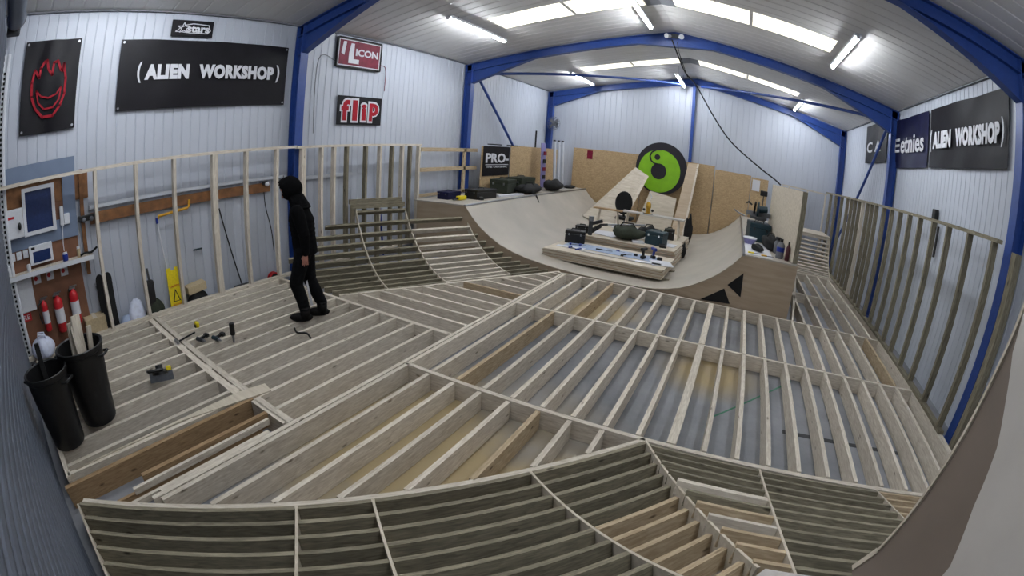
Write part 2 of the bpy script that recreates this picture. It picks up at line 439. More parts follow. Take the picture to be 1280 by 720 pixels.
# portal frames -----------------------------------------------------
def isec(m, a, b, d, w=.16, tf=.014, up=(0, 0, 1)):
    """I section from a to b, depth d along up"""
    a, b, up = V(a), V(b), V(up)
    o = up.normalized()*(d/2-tf/2)
    m.bar(a+o, b+o, w, tf, up); m.bar(a-o, b-o, w, tf, up); m.bar(a, b, .012, d-2*tf, up)
    return m
def portal(y, label, apex=.0):
    t = thing('steel_portal_frame', label, 'steel frame', (XM, y, 0))
    for sx in (-1, 1):
        xw = XL if sx < 0 else XR
        xc = xw-sx*.13
        c = MB(); isec(c, (xc, y, 0), (xc, y, EAVE-.04), .2, .17, up=(1, 0, 0))
        c.box((xc, y, .01), (.3, .24, .02))
        c.build('column', BLUE, t)
        r = MB()
        sl = V((XM-xw, 0, RIDGE-EAVE)); nrm = V((-sl.z, 0, sl.x)).normalized()
        if nrm.z < 0: nrm = -nrm
        p0 = V((xw-sx*.03, y, EAVE-.03)); p1 = V((XM, y, RIDGE-.03))
        isec(r, p0-nrm*.11, p1-nrm*.11, .2, .15, up=nrm)
        r.build('rafter', BLUE, t)
        # tapering eaves haunch
        h = MB(); u = sl.normalized()
        q = [p0-nrm*.2, p0+u*1.9-nrm*.2, p0+u*.18-nrm*.62+V((0, 0, 0))]
        q = [q[0], q[1], p0+u*.24-nrm*.52, p0-nrm*.56]
        h.prism([v-V((0, .007, 0)) for v in q], (0, .014, 0))
        h.bar(q[1], q[2], .15, .014, up=nrm); h.bar(q[2], q[3], .15, .014, up=nrm)
        h.build('haunch', BLUE, t)
    if apex:
        a = MB(); z = RIDGE-.24
        a.prism([(XM-1.0, y-.07, z-.14), (XM, y-.07, z-.16), (XM+1.0, y-.07, z-.14), (XM+.9, y-.07, z-.0), (XM, y-.07, z+.05), (XM-.9, y-.07, z)], (0, .14, 0))
        a.build('apex_haunch', BLUE, t)
    return t
portal(Y0, 'blue steel frame at the roller shutter end, in the top left corner')
portal(Y1, 'nearest full blue steel portal frame, beside the long black banners')
portal(Y2, 'middle blue steel portal frame, with twin lamps at its apex', 1)
portal(Y3-.09, 'farthest blue steel portal frame, against the back wall')
bar('steel_post', (XM-.09, Y3-.09, 0), (XM-.09, Y3-.09, RIDGE-.25), .1, .14, BLUE, up=(0, 1, 0), label='slim blue steel post in the middle of the back wall', cat='post')
def brace(a, b, label, r=.038, cat='steel brace'):
    m = MB().cyl(a, b, r, n=12)
    for p, q in ((a, b), (b, a)):
        d = (V(q)-V(p)).normalized(); m.bar(V(p), V(p)+d*.16, .015, .1)
    m.build('steel_brace', BLUE, label=label, cat=cat, smooth=True)
brace((XL+.2, Y2+.12, 4.38), (XL+.2, Y3-.5, .45), 'blue diagonal wall brace behind the stud frame on the left wall')
brace((XR-.22, Y2+.12, 4.3), (XR-.22, Y3-.45, .5), 'blue diagonal wall brace at the far end of the right wall')
brace((XL+.4, Y2+.1, EAVE-.28), (XM-.15, Y3-.25, RIDGE-.32), 'thin blue roof brace running to the apex from the left')
brace((XR-.4, Y2+.1, EAVE-.28), (XM+.15, Y3-.25, RIDGE-.32), 'thin blue roof brace running to the apex from the right')

# ceiling tubes -----------------------------------------------------
def tube_light(x, ya, yb, label, drop=.07):
    z = roof_z(x)-drop-.01
    t = thing('ceiling_light', label, 'strip light', (x, (ya+yb)/2, z))
    MB().box((x, (ya+yb)/2, z+.02), (.12, yb-ya+.06, .045), bev=.008).build('housing', WHITE, t)
    MB().cyl((x, ya, z-.018), (x, yb, z-.018), .024, n=10).build('tube', TUBEM, t, smooth=True)
    for yy in (ya-.02, yb+.02): MB().box((x, yy, z-.012), (.06, .04, .06)).build('end_cap', WHITE, t)
    for yy in (ya+.3, yb-.3): MB().cyl((x, yy, z+.03), (x, yy, roof_z(x)+.01), .008, n=6).build('hanger', CHROME, t)
for x, d in ((-4.95, .09), (-1.92, .1), (1.81, .09)):
    side = {-4.95: 'left', -1.92: 'ridge', 1.81: 'right'}[x]
    tube_light(x, .45, 2.5, 'lit strip light above the near ramp on the %s side' % side, d)
    tube_light(x, 6.65+(.65 if x == -1.92 else 0), 8.7+(.65 if x == -1.92 else 0), 'lit strip light %s of the near rooflights' % {'left': 'left', 'ridge': 'in the middle', 'right': 'right'}[side], d)
tube_light(-4.95, 12.8, 14.85, 'lit strip light farthest back on the left side')
tube_light(-1.92, 13.3, 15.2, 'lit strip light hanging in front of the back apex', .32)
tube_light(1.81, 13.0, 15.05, 'lit strip light farthest back on the right side')
t = thing('twin_spotlight', 'twin floodlight with two white lamp heads at the frame apex', 'lamp', (XM, Y2-.1, 5.3))
MB().box((XM, Y2-.09, 5.29), (.16, .06, .1), bev=.01).build('control_box', DGREY, t)
for s in (-1, 1):
    MB().cyl((XM+s*.1, Y2-.12, 5.28), (XM+s*.17, Y2-.24, 5.25), .035, .06, 14).build('lamp_head', WHITE, t, smooth=True)

# ================================================================== FLOOR FRAMES
JW = .045
def xk(k): return -2.77+.2985*k
def joist(par, a, b, mat=None, h=.195, name='joist', w=JW):
    z = DZ-h/2
    return bar(name, (a[0], a[1], z), (b[0], b[1], z), w, h, mat or PINE, par)
def diag_y(x):                       # the diagonal front edge
    return 3.25+(x+.3)*3.52/2.9
fr = thing('floor_frame', 'pale joisted floor frame in the middle, between the two long cross beams', 'floor frame', (.2, 4.5, 0))
for k in range(0, 21):
    mt = PINE_WARM if k in (2,) else PINE
    w = JW*1.9 if k in (9,) else JW
    joist(fr, (xk(k), 3.30), (xk(k), 5.66), mt, w=w)
joist(fr, (-2.80, 5.68), (3.22, 5.66), PINE, name='cross_beam')
joist(fr, (-2.80, 3.27), (3.22, 3.24), PINE, name='cross_beam', w=.05)
fr = thing('floor_frame', 'pale joisted floor frame running up to the finished mini ramp', 'floor frame', (.2, 6.7, 0))
for k in range(0, 21):
    joist(fr, (xk(k), 5.71), (xk(k), 7.63), PINE_WARM if k in (3, 19) else PINE, w=JW*1.9 if k in (9,) else JW)
joist(fr, (-2.92, 7.66), (3.22, 7.64), PINE, name='cross_beam')
fr = thing('floor_frame', 'three sided joist frame over dusty floor beside the near curved ramp', 'floor frame', (-1.8, 2.3, 0))
for k in range(1, 8):
    x = xk(k); y0 = diag_y(x)+.06
    joist(fr, (x, y0), (x, 3.22), PINE_WARM if k in (5,) else PINE)
d1 = V((.636, .772)); a0 = V((-3.18, -.25)); a1 = V((-.3, 3.25))
joist(fr, a0, a1, PINE, name='edge_beam', w=.07)
joist(fr, (-2.77, .38), (-2.77, 3.27), PINE, name='edge_beam')
joist(fr, (-2.83, .32), (-2.83, 7.66), PINE, name='edge_beam')
fr = thing('floor_frame', 'long joist frame under the walking person, left of the middle', 'floor frame', (-4.8, 3.0, 0))
for k in range(0, 12):
    x = -6.42+.3*k
    if x < -2.9: joist(fr, (x, 1.80), (x, 4.14+.02*(k > 4)), PINE)
joist(fr, (-6.46, 4.22), (-2.86, 4.17), PINE, name='cross_beam', w=.06)
joist(fr, (-6.46, 1.785), (-2.86, 1.77), PINE, name='cross_beam', w=.075)
joist(fr, (-6.46, 1.79), (-6.46, 4.22), PINE, name='edge_beam')
fr = thing('floor_frame', 'narrow left floor frame under the two black bins', 'floor frame', (-4.9, .7, 0))
for k in range(0, 10):
    x = -6.42+.3*k
    joist(fr, (x, -.26), (x, 1.64), PINE)
joist(fr, (-6.46, 1.682), (-3.52, 1.675), PINE, name='cross_beam', w=.08)
joist(fr, (-6.46, -.29), (-3.56, -.29), PINE, name='cross_beam')
joist(fr, (-3.60, -.29), (-3.52, 1.66), PINE, name='edge_beam')
joist(fr, (-6.46, -.29), (-6.46, 1.66), PINE, name='edge_beam')
# blocks bridging the narrow slot between the two spine beams, and the dark slot itself
b = thing('packing_block', 'short packing block wedged in the slot between two spine beams', 'timber block', (-5.1, 1.72, 0), group='packing blocks in the spine slot')
bar('block', (-5.2, 1.727, .11), (-5.05, 1.730, .11), .018, .17, PINE, b)
for x in (-4.35, -3.72): dup(b, Matrix.Translation(V((x, 1.72, 0))))  # block
bar('stained_board', (-3.44, -.36, .10), (-3.44, 1.85, .10), .05, .2, PINE_BROWN, label='orange brown stained board standing on edge in front of the bins', cat='board')
m = MB().prism([(-3.58, 1.0, DZ), (-3.40, 1.95, DZ), (-3.56, 1.98, DZ), (-3.62, 1.70, DZ), (-3.60, -.2, DZ)], (0, 0, .012)); m.build('plywood_offcut', PLY, label='long pointed plywood sliver lying along the stained board', cat='offcut')
for i, (xa, ya, xb, yb, z, mt, lb) in enumerate([
        (-3.05, .22, -3.06, 1.66, .16, PINE, 'first loose pale batten right of the stained board'),
        (-2.96, .12, -2.96, 1.58, .12, PINE, 'second loose pale batten right of the stained board'),
        (-3.12, .0, -3.12, 1.6, .07, PINE_BROWN, 'loose dark batten lying low between the pale battens'),
        (-2.88, .42, -2.88, 1.55, .16, PINE, 'third loose pale batten, beside the long beam')]):
    bar('loose_batten', (xa, ya, z), (xb, yb, z), .03, .055, mt, label=lb, cat='batten')
joist_t = thing('floor_frame', 'small unfinished joist bay behind the loose battens', 'floor frame', (-3.1, 1.8, 0))
joist(joist_t, (-3.40, 1.72), (-2.88, 1.72), PINE); joist(joist_t, (-3.14, .35), (-3.14, 1.7), PINE_BROWN, h=.14)
# triangular frame with joists along x
fr = thing('floor_frame', 'triangular joist frame at the foot of the far left ramp', 'floor frame', (-3.6, 5.7, 0))
tri0, tri1 = V((-4.97, 4.30)), V((-2.92, 7.72))
for k in range(1, 12):
    y = 4.22+.3*k
    f = (y-tri0.y)/(tri1.y-tri0.y)
    if f > .97: break
    xa = tri0.x+(tri1.x-tri0.x)*f+.04
    joist(fr, (xa, y+.03), (-2.86, y), PINE_WARM if k in (6,) else PINE)
joist(fr, tri0, tri1, PINE, name='edge_beam', w=.06)
# right hand frame beyond the mini ramp
fr = thing('floor_frame', 'grey joist frame in the passage right of the mini ramp', 'floor frame', (2.5, 9.8, 0))
for i, x in enumerate((1.66, 2.0, 2.35, 2.7, 3.02)):
    joist(fr, (x, 7.69), (x, 9.82), PINE)
    if i: joist(fr, (x, 9.88), (x, 12.2), PINE)
joist(fr, (1.42, 7.69), (2.04, 12.2), PINE, name='edge_beam')
joist(fr, (1.64, 9.85), (3.22, 9.85), PINE, name='cross_beam'); joist(fr, (2.0, 12.22), (3.22, 12.22), PINE, name='cross_beam')
# long right edge board
joist(fr, (3.245, 3.2), (3.245, 12.3), PINE, name='edge_beam', w=.06)

sheet0 = MB().box((1.88, 4.27, .0015), (1.66, .07, .003)).build('floor_tape', DGREY, label='dark grey tape line on the concrete under the right joists', cat='floor marking')
bar('chalk_line', (.21, 4.21, .0015), (1.25, 5.6, .0015), .02, .003, plain('green_chalk', (70, 130, 104), .9), label='thin green line drawn on the concrete between joists', cat='floor marking')
# ================================================================== STUD WALLS
def stud_wall(label, side, studs, x, ztop, y0, y1, mat_of, dbl=(), z0=DZ, wx=.09):
    t = thing('stud_wall', label, 'stud wall', (x, y0, z0))
    for i, y in enumerate(studs):
        w = .05*(1.9 if i in dbl else 1)
        bar('stud', (x, y, z0+.045), (x, y, ztop-.045), wx, w, mat_of(i), t, up=(0, 1, 0))
    bar('top_plate', (x, y0, ztop-.022), (x, y1, ztop-.022), wx, .045, mat_of(99), t)
    bar('bottom_plate', (x, y0, z0+.022), (x, y1, z0+.022), wx, .045, mat_of(98), t)
    return t
stud_wall('pale stud wall in front of the left wall, behind the bins and the person', 'L', [1.05, 1.7, 2.33, 3.03, 3.62, 4.22], XL+.32, 2.39, -.42, 4.62, lambda i: PINE, dbl=(3,))
stud_wall('stud wall behind the far left ramp, pale and green studs mixed', 'L', [4.78, 5.2, 5.5, 5.82, 6.32, 6.72, 7.08, 7.4, 7.66, 7.95], XL+.32, 2.38, 4.64, 8.02, lambda i: TREATED if i in (3, 4, 6, 8) else PINE, dbl=(0,))
t = thing('rail_frame', 'open frame of two long rails left of the black sports banner', 'timber frame', (XL+.3, 9, DZ))
xr_ = XL+.32
for z in (2.26, 1.80): bar('rail', (xr_, 8.02, z), (xr_, 10.35, z), .05, .09, PINE_WARM, t)
bar('rail', (xr_, 8.02, 1.22), (xr_, 10.35, 1.22), .05, .07, PINE_WARM, t)
bar('stud', (xr_, 9.78, 1.18), (xr_, 9.78, 2.30), .05, .09, PINE_WARM, t, up=(0, 1, 0))
stud_wall('treated stud wall along the right wall, nearest stretch beside the blue column', 'R', [4.62+.0, 5.27, 5.93, 6.48, 7.05, 7.55, 8.05, 8.55, 9.05], XR-.56, 2.44, 4.5, 9.45, lambda i: TREATED)
stud_wall('treated stud wall along the right wall, far stretch of close studs', 'R', [9.6, 9.95, 10.3, 10.7, 11.05, 11.45, 11.85, 12.3, 13.0, 13.8, 14.6], XR-.56, 2.44, 9.5, 15.3, lambda i: PINE if i in (3,) else TREATED)
bar('timber_post', (XR-.42, 4.28, .0), (XR-.42, 4.28, 2.36), .1, .1, TREATED, up=(0, 1, 0), label='lone dark timber post right of the nearest blue column', cat='post')
t = thing('stud_wall', 'short stud wall across the back right corner', 'stud wall', (2.4, 15.1, 0))
for x in (1.85, 2.5, 3.15): bar('stud', (x, 15.15, 1.0), (x, 15.15, 2.33), .045, .09, PINE, t, up=(0, 1, 0))
bar('top_plate', (1.6, 15.15, 2.355), (3.2, 15.15, 2.355), .09, .045, PINE, t)
bar('bottom_plate', (1.6, 15.15, .98), (3.2, 15.15, .98), .09, .045, PINE, t)
for x in (1.85, 3.15): bar('stud', (x, 15.15, 0), (x, 15.15, .96), .045, .09, PINE, t, up=(0, 1, 0))

# ================================================================== CURVED / BANKED RAMP FRAMES
def rib_plate(par, p0, n, hf, smax, th=.018, name='rib', mat=PLY, s0=0.0, drop=None):
    """plywood former standing in the vertical plane through p0 along n"""
    p0 = V((p0[0], p0[1])); n = V((n[0], n[1])).normalized(); m2 = V((-n.y, n.x))
    N = 14; top = []; 
    for i in range(N+1):
        s = s0+(smax-s0)*i/N; q = p0+n*s; top.append((q.x, q.y, DZ+hf(s)))
    q0 = p0+n*s0; q1 = p0+n*smax
    if drop is None:
        poly = [(q0.x, q0.y, .0)]+top+[(q1.x, q1.y, .0)]
    else:
        poly = top+[(x, y, max(0, z-drop)) for x, y, z in reversed(top)]
    e = V((m2.x, m2.y, 0))*th
    mb = MB().prism([V(p)-e/2 for p in poly], e)
    return mb.build(name, mat, par)
def slat(par, a, b, nrm, depth=.095, w=.042, mat=PINE, name='slat', lift=.0):
    """a batten whose upper narrow edge lies on the ramp line a-b; depth runs down the surface normal"""
    a, b, nrm = V(a), V(b), V(nrm).normalized()
    o = -nrm*(depth/2-lift)
    return bar(name, a+o, b+o, w, depth, mat, par, up=nrm)
hL = lambda s: .13*s+.13*s*s
hR = lambda s: .34*s+.025*s*s
H = V((-.3, 3.25)); n1 = V((.772, -.636)); n2 = V((0, -1)); d1 = V((-.636, -.772))
SP = .165; SMAX = 1.79
t = thing('timber_ramp', 'near curved ramp frame with dark slats, left of the corner rib', 'ramp frame', (-1.5, 1.5, 0))
mitre = V((.427, -.904))
rib_plate(t, H, mitre, lambda s: (hL(s*.905)+hR(s*.905))/2, SMAX/.905, name='corner_rib')
bases = [H+d1*1.06, H+d1*2.2, H+d1*2.73]
for b in bases: rib_plate(t, b, n1, hL, SMAX)
rib_plate(t, (-3.18, -.30), (1, 0), lambda s: hL(s*.772), SMAX/.772, name='end_rib')
edges = [0, 1.06, 2.2, 2.73, 4.6]
for k in range(0, 11):
    s = .03+SP*k; h = hL(s); dh = .13+.26*s
    nn = V((-n1.x*dh, -n1.y*dh, 1)).normalized()
    tmin = s*math.tan(math.radians(25.2))+.02
    base = H+n1*s
    # far end where the end wall rib cuts it (y = -0.29)
    tend = (base.y+.28)/.772
    for j in range(4):
        ta = max(edges[j], 0)+(.012 if j else 0); tb = edges[j+1]-.012
        if j == 0: ta = tmin
        if j == 3: tb = tend
        if tb-ta < .08: continue
        p = base+d1*ta; q = base+d1*tb
        mt = PINE_WARM if (k > 4 and j == 0) else TREATED
        slat(t, (p.x, p.y, DZ+h), (q.x, q.y, DZ+h), nn, mat=mt, depth=.11)
t = thing('timber_ramp', 'near banked ramp frame with dark slats, right of the corner rib', 'ramp frame', (1.2, 2.4, 0))
rb = [.73, 1.93, 2.95]
for x in rb: rib_plate(t, (x, 3.22), n2, hR, SMAX)
for k in range(0, 11):
    s = .05+SP*k; h = hR(s); dh = .34+.05*s; nn = V((0, dh, 1)).normalized()
    y = 3.22-s
    xs = [-.3+s*math.tan(math.radians(25.2))+.02, rb[0]-.012, rb[0]+.012, rb[1]-.012, rb[1]+.012, rb[2]-.012]
    for j in range(3):
        a, b = xs[2*j], xs[2*j+1]
        if b-a < .06: continue
        mt = PINE if (j == 0 and k in (4, 7)) else (PINE_WARM if (j == 2 or (j == 0 and k > 5)) else TREATED)
        slat(t, (a, y, DZ+h), (b, y, DZ+h), nn, mat=mt, depth=.11, w=.07 if (j == 0 and k in (4,)) else .042)
# platform the photograph is taken from
t = thing('ramp_platform', 'pale plywood platform at the top of the near ramps', 'platform', (.8, .4, 0))
poly = [(.57, 1.44, .872), (3.35, 1.44, .872), (3.35, -.4, .872), (-.93, -.4, .872)]
MB().prism(poly, (0, 0, .018)).build('platform_sheet', PLY_PALE, t)
for x, y in ((.6, 1.38), (2.0, 1.38), (3.2, 1.38), (-.75, -.33), (1.2, -.33), (3.2, -.33)): bar('leg', (x, y, 0), (x, y, .87), .07, .07, PINE, t, up=(0, 1, 0))
# tall curved sheet beside the camera
prof = [(.75, .95), (.865, 1.035), (1.03, 1.115), (1.24, 1.16), (1.45, 1.19), (1.66, 1.22), (1.89, 1.25), (2.17, 1.30), (2.5, 1.34), (2.8, 1.36)]
prof = [(.895, 1.04), (1.03, 1.115)]+prof[3:]
t = thing('plywood_ramp_side', 'tall curved plywood sheet standing at the right edge of the photo', 'plywood sheet', (1.2, 1.5, .87))
MB().prism([(x, 1.5, z) for z, x in prof]+[(x+.02, 1.5, z) for z, x in reversed(prof)], (0, -1.85, 0)).build('curved_sheet', PLY_BROWNGREY, t, smooth=True)
bpts = [(1.03, .90), (1.065, 1.38), (1.18, 1.56), (1.26, 1.757), (1.455, 2.04), (1.49, 2.17)]
import bisect
def xprof(z):
    for (za, xa), (zb, xb) in zip(prof, prof[1:]):
        if za <= z <= zb: return xa+(xb-xa)*(z-za)/(zb-za)
    return prof[0][1] if z < prof[0][0] else prof[-1][1]
zs = [.92, 1.1, 1.24, 1.38, 1.45, 1.56, 1.66, 1.757, 1.89, 2.04, 2.17, 2.3, 2.5, 2.75]
def yb(z):
    for (ya, za), (yc, zb) in zip(bpts, bpts[1:]):
        if za <= z <= zb: return ya+(yc-ya)*(z-za)/(zb-za)
    return bpts[0][0] if z < .9 else 1.49
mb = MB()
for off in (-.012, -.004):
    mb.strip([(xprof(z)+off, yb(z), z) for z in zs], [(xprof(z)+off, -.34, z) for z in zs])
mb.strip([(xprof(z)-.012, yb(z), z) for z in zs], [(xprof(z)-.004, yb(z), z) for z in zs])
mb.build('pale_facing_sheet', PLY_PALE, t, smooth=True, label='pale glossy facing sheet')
bar('edge_strip', (1.045, 1.512, .90), (1.115, 1.512, 1.03), .02, .03, PLY, t, up=(0, 1, 0))
for (za, xa), (zb, xb) in list(zip(prof, prof[1:]))[1:]:
    bar('edge_strip', (xa+.003, 1.508, za), (xb+.003, 1.508, zb), .03, .016, PLY, t, up=(0, 1, 0))

# far left curved ramp ------------------------------------------------
R = 2.39
hC = lambda s: R-math.sqrt(max(0, R*R-s*s))
dB = V((.48, .88)).normalized(); nB = V((-.88, .48)).normalized()
A0, B0, C0 = V((-4.58, 4.98)), V((-4.15, 5.88)), V((-3.55, 6.98))
t = thing('timber_ramp', 'far left quarter pipe frame of pale and green slats behind the person', 'ramp frame', (-4.8, 6, 0))
for b, sm in ((A0, 1.95), (B0, 1.86), (C0, 1.72)): rib_plate(t, b, nB, hC, sm, drop=.16)
tB = (B0-A0).dot(dB); tC = (C0-A0).dot(dB)
for k in range(0, 12):
    s = .04+.168*k
    if s > 1.96: break
    h = hC(s); a = math.asin(s/R)
    nn = V((-nB.x*math.sin(a), -nB.y*math.sin(a), math.cos(a)))
    base = A0+nB*s
    tl = -(base.y-4.32)/dB.y
    tx = -(base.x+6.40)/dB.x                 # stop at the stud wall
    tl = max(tl, tx)
    tr = tC+.62
    # end at the mini ramp face (y = 7.70)
    te = (7.70-base.y)/dB.y
    segs = [(tl, 0), (0, tB), (tB, tC), (tC, te)]
    for j, (ta, tb) in enumerate(segs):
        if j == 3 and s > 1.55: continue
        if j == 2: tb = min(tb, te)
        if j == 1: tb = min(tb, te)
        if s > 1.75 and j != 1: continue
        if tb-ta < .07: continue
        p = base+dB*(ta+.012); q = base+dB*(tb-.012)
        mt = TREATED if (j < 2 or k > 9) else PINE
        if j == 3: mt = TREATED
        slat(t, (p.x, p.y, DZ+h), (q.x, q.y, DZ+h), nn, mat=mt, depth=.1)
pa = A0+nB*1.93+dB*(-.1); pb = A0+nB*1.93+dB*(tB-.02)
bar('top_beam', (pa.x, pa.y, 1.22), (pb.x, pb.y, 1.22), .05, .09, TREATED, t)
bar('top_beam', (pa.x-.14, pa.y+.08, 1.29), (pb.x-.14, pb.y+.08, 1.29), .05, .09, TREATED, t)
for f in (.05, .5, .95):
    q = pa.lerp(pb, f); bar('post', (q.x-.06, q.y+.03, 0), (q.x-.06, q.y+.03, 1.24), .045, .09, TREATED, t, up=(0, 1, 0))
m = MB()
# small slatted quarter pipe in the far right passage
t = thing('timber_ramp', 'small pale slatted quarter pipe at the end of the right passage', 'ramp frame', (2.6, 13, 0))
R2 = 1.25
hS = lambda s: R2-math.sqrt(max(0, R2*R2-s*s))
for x in (2.03, 3.14): rib_plate(t, (x, 12.26), (0, 1), hS, 1.2, drop=.3)
for k in range(0, 13):
    a = math.radians(3+k*5.9); s = R2*math.sin(a); h = R2-R2*math.cos(a)
    slat(t, (2.05, 12.26+s, DZ+h), (3.12, 12.26+s, DZ+h), (0, -math.sin(a), math.cos(a)), depth=.07, w=.04, mat=PINE)
MB().box((2.58, 14.1, 1.16), (1.15, 1.3, .04)).build('platform', PLY, t)
for x in (2.05, 3.1):
    for y in (13.5, 14.7): bar('leg', (x, y, 0), (x, y, 1.14), .05, .09, PINE, t, up=(0, 1, 0))

# ================================================================== MINI RAMP
YN, YF = 7.75, 15.12
PR = [(-5.05, 1.17), (-4.87, .96), (-4.68, .785), (-4.45, .63), (-4.21, .50), (-3.92, .40), (-3.59, .325), (-3.25, .275), (-2.93, .245), (-2.5, .215), (-2.15, .207),
      (-1.4, .207), (-1.15, .23), (-.9, .275), (-.69, .335), (-.48, .43), (-.29, .545), (-.12, .66), (.03, .79), (.17, .93), (.27, 1.05), (.31, 1.11)]
t = thing('mini_ramp', 'finished mini half pipe with grey plywood surface in the middle of the hall', 'skate ramp', (-2, 11, 0))
MB().prism([(x, YN-.01, z) for x, z in PR]+[(x, YN-.01, z-.02) for x, z in reversed(PR)], (0, YF-YN, 0)).build('riding_surface', PLY_SKATE, t, smooth=True)
# near side walls, following the curve
MB().prism([(x, YN, z-.02) for x, z in PR if x > -1.5]+[(1.30, YN, 1.09), (1.30, YN, 0), (-1.4, YN, 0)], (0, .02, 0)).build('side_wall', PLY_TAN, t)
MB().prism([(x, YN, z-.02) for x, z in PR if x < -1.3]+[(-1.4, YN, 0), (-6.3, YN, 0), (-6.3, YN, 1.15)], (0, .02, 0)).build('side_wall', PLY_TAN, t)
MB().prism([(x, YF-.04, z-.02) for x, z in PR]+[(1.30, YF-.04, 1.09), (1.30, YF-.04, 0), (-6.3, YF-.04, 0), (-6.3, YF-.04, 1.15)], (0, .02, 0)).build('side_wall', PLY_TAN, t)
MB().box((.805, (YN+YF)/2, 1.10), (.99, YF-YN, .025)).build('right_platform', PLY_SKATE, t)
MB().box((-5.72, (YN+YF)/2, 1.16), (1.34, YF-YN, .025)).build('left_platform', PLY_SKATE, t)
MB().box((1.30, (YN+YF)/2, .55), (.02, YF-YN, 1.09)).build('back_wall', PLY_TAN, t)
MB().cyl((-5.05, YN-.02, 1.165), (-5.05, YF, 1.165), .025, n=12).build('coping', CHROME, t, smooth=True)
MB().cyl((.32, YN-.02, 1.105), (.32, YF, 1.105), .025, n=12).build('coping', CHROME, t, smooth=True)
# the two black triangle marks on the side wall
for pts in ([(-.30, .205), (.085, .475), (.235, .235)], [(.13, .55), (.375, .80), (.40, .385)]):
    MB().prism([(x, YN-.012, z) for x, z in pts], (0, .01, 0)).build('triangle_mark', BLACKM, t, label='black painted triangle')
# edge bead along curve
e = MB().tube([(x, YN-.012, z-.005) for x, z in PR], .009, 6); e.build('edge_bead', PLY, t, smooth=True)

# ================================================================== BOARDS round the mini ramp
def sheet(name, c, d, mat, label, cat='board', rot=None, group=None):
    return MB().box((0, 0, 0), d).build(name, mat, None, Matrix.Translation(V(c)) @ (rot.to_4x4() if rot is not None else Matrix.Identity(4)), label=label, cat=cat, group=group)
sheet('osb_board', (-6.27, 11.0, 1.77), (.02, 1.5, 1.22), OSB, 'strand board behind the black sports banner, on the left platform')
sheet('osb_board', (-6.25, 13.55, 1.80), (.02, 3.5, 1.28), OSB, 'long strand board on the left platform, behind the olive boxes')
sheet('osb_board', (-4.40, 15.25, 1.28), (2.44, .02, 2.56), OSB, 'strand board on the back wall, left of the green disc')
sheet('osb_board', (-1.94, 15.26, 1.27), (2.44, .02, 2.54), OSB, 'strand board on the back wall, behind the green disc')
sheet('osb_board', (-.08, 15.25, 1.22), (1.22, .02, 2.44), OSB, 'strand board on the back wall, just right of the leaning plank')
sheet('osb_board', (.84, 15.25, 1.20), (.58, .02, 2.40), OSB, 'narrow strand board at the right end of the back row')
sheet('paper_notice', (.72, 15.23, 2.16), (.26, .006, .36), PAPER, 'white paper notice pinned to the rightmost strand board', 'notice')
sheet('paper_notice', (-5.02, 15.237, 2.36), (.20, .006, .30), PINKRED, 'small dark red poster pinned left on the back strand board', 'poster')
# hollow framed panel on the right platform
t = thing('framed_panel', 'tall pale framed plywood panel standing on the right platform', 'panel', (1.0, 9, 1.11))
pn, pf = V((1.20, 7.78)), V((.86, 10.15)); dd = (pf-pn).normalized(); nn = V((-dd.y, dd.x)); nn = nn if nn.x > 0 else -nn
MB().prism([(pn.x, pn.y, 1.13), (pf.x, pf.y, 1.13), (pf.x, pf.y, 2.33), (pn.x, pn.y, 2.33)], (nn.x*.012, nn.y*.012, 0)).build('face_sheet', PLY, t)
for f in (.0, .25, .5, .75, 1.0):
    q = pn.lerp(pf, f*.985)+nn*.055+dd*.025; bar('stud', (q.x, q.y, 1.13), (q.x, q.y, 2.32), .045, .09, TREATED, t, up=(nn.x, nn.y, 0))
for z in (1.15, 2.31):
    q, r = pn+nn*.055, pf+nn*.055; bar('plate', (q.x, q.y, z), (r.x, r.y, z), .09, .04, TREATED, t)

# green yin-yang disc ------------------------------------------------
def disc():
    c = V((-2.47, 15.02, 2.19)); R = .86
    t = thing('round_sign', 'big round lime green and black sign with two black dots', 'sign', (c.x, c.y, c.z-R))
    def circ(cx, cz, r, y, n=40, a0=0, a1=2*PI): return [(c.x+cx+r*math.cos(a0+(a1-a0)*i/n), y, c.z+cz+r*math.sin(a0+(a1-a0)*i/n)) for i in range(n)]
    MB().prism(circ(0, 0, R, c.y, 56), (0, .03, 0)).build('backing_disc', DPURPLE, t)
    MB().prism(circ(-.06, -.09, .70, c.y-.008, 48), (0, .008, 0)).build('green_face', LIME, t)
    MB().prism(circ(-.08, -.10, .26, c.y-.016, 32), (0, .008, 0)).build('large_dot', DPURPLE, t)
    MB().prism(circ(-.16, .36, .095, c.y-.016, 24), (0, .008, 0)).build('small_dot', DPURPLE, t)
    pts = [(-.02, .62), (-.20, .60), (-.36, .50), (-.41, .36), (-.36, .22), (-.24, .14), (-.10, .13)]
    m = MB()
    for (a, b), (e, f) in zip(pts, pts[1:]): m.bar((c.x+a, c.y-.012, c.z+b), (c.x+e, c.y-.012, c.z+f), .008, .05, up=(0, 0, 1))
    m.build('swirl_line', DPURPLE, t)
disc()
def leaning(name, pts, th, mat, label, cat='board'):
    P = [V(p) for p in pts]; n = (P[1]-P[0]).cross(P[2]-P[0]).normalized()
    return MB().prism(P, n*th).build(name, mat, label=label, cat=cat)
leaning('leaning_sheet', [(-3.22, 14.5, 2.13), (-2.76, 14.45, 1.90), (-3.12, 12.6, .26), (-4.28, 12.8, .56)], .018, PLY, 'pale plywood sheet leaning left against the green disc')
leaning('leaning_plank', [(-1.60, 15.1, 2.50), (-1.28, 15.1, 2.52), (-1.42, 13.7, .26), (-1.78, 13.7, .26)], .03, PLY_TAN, 'tall grey brown plank leaning to the right of the green disc')
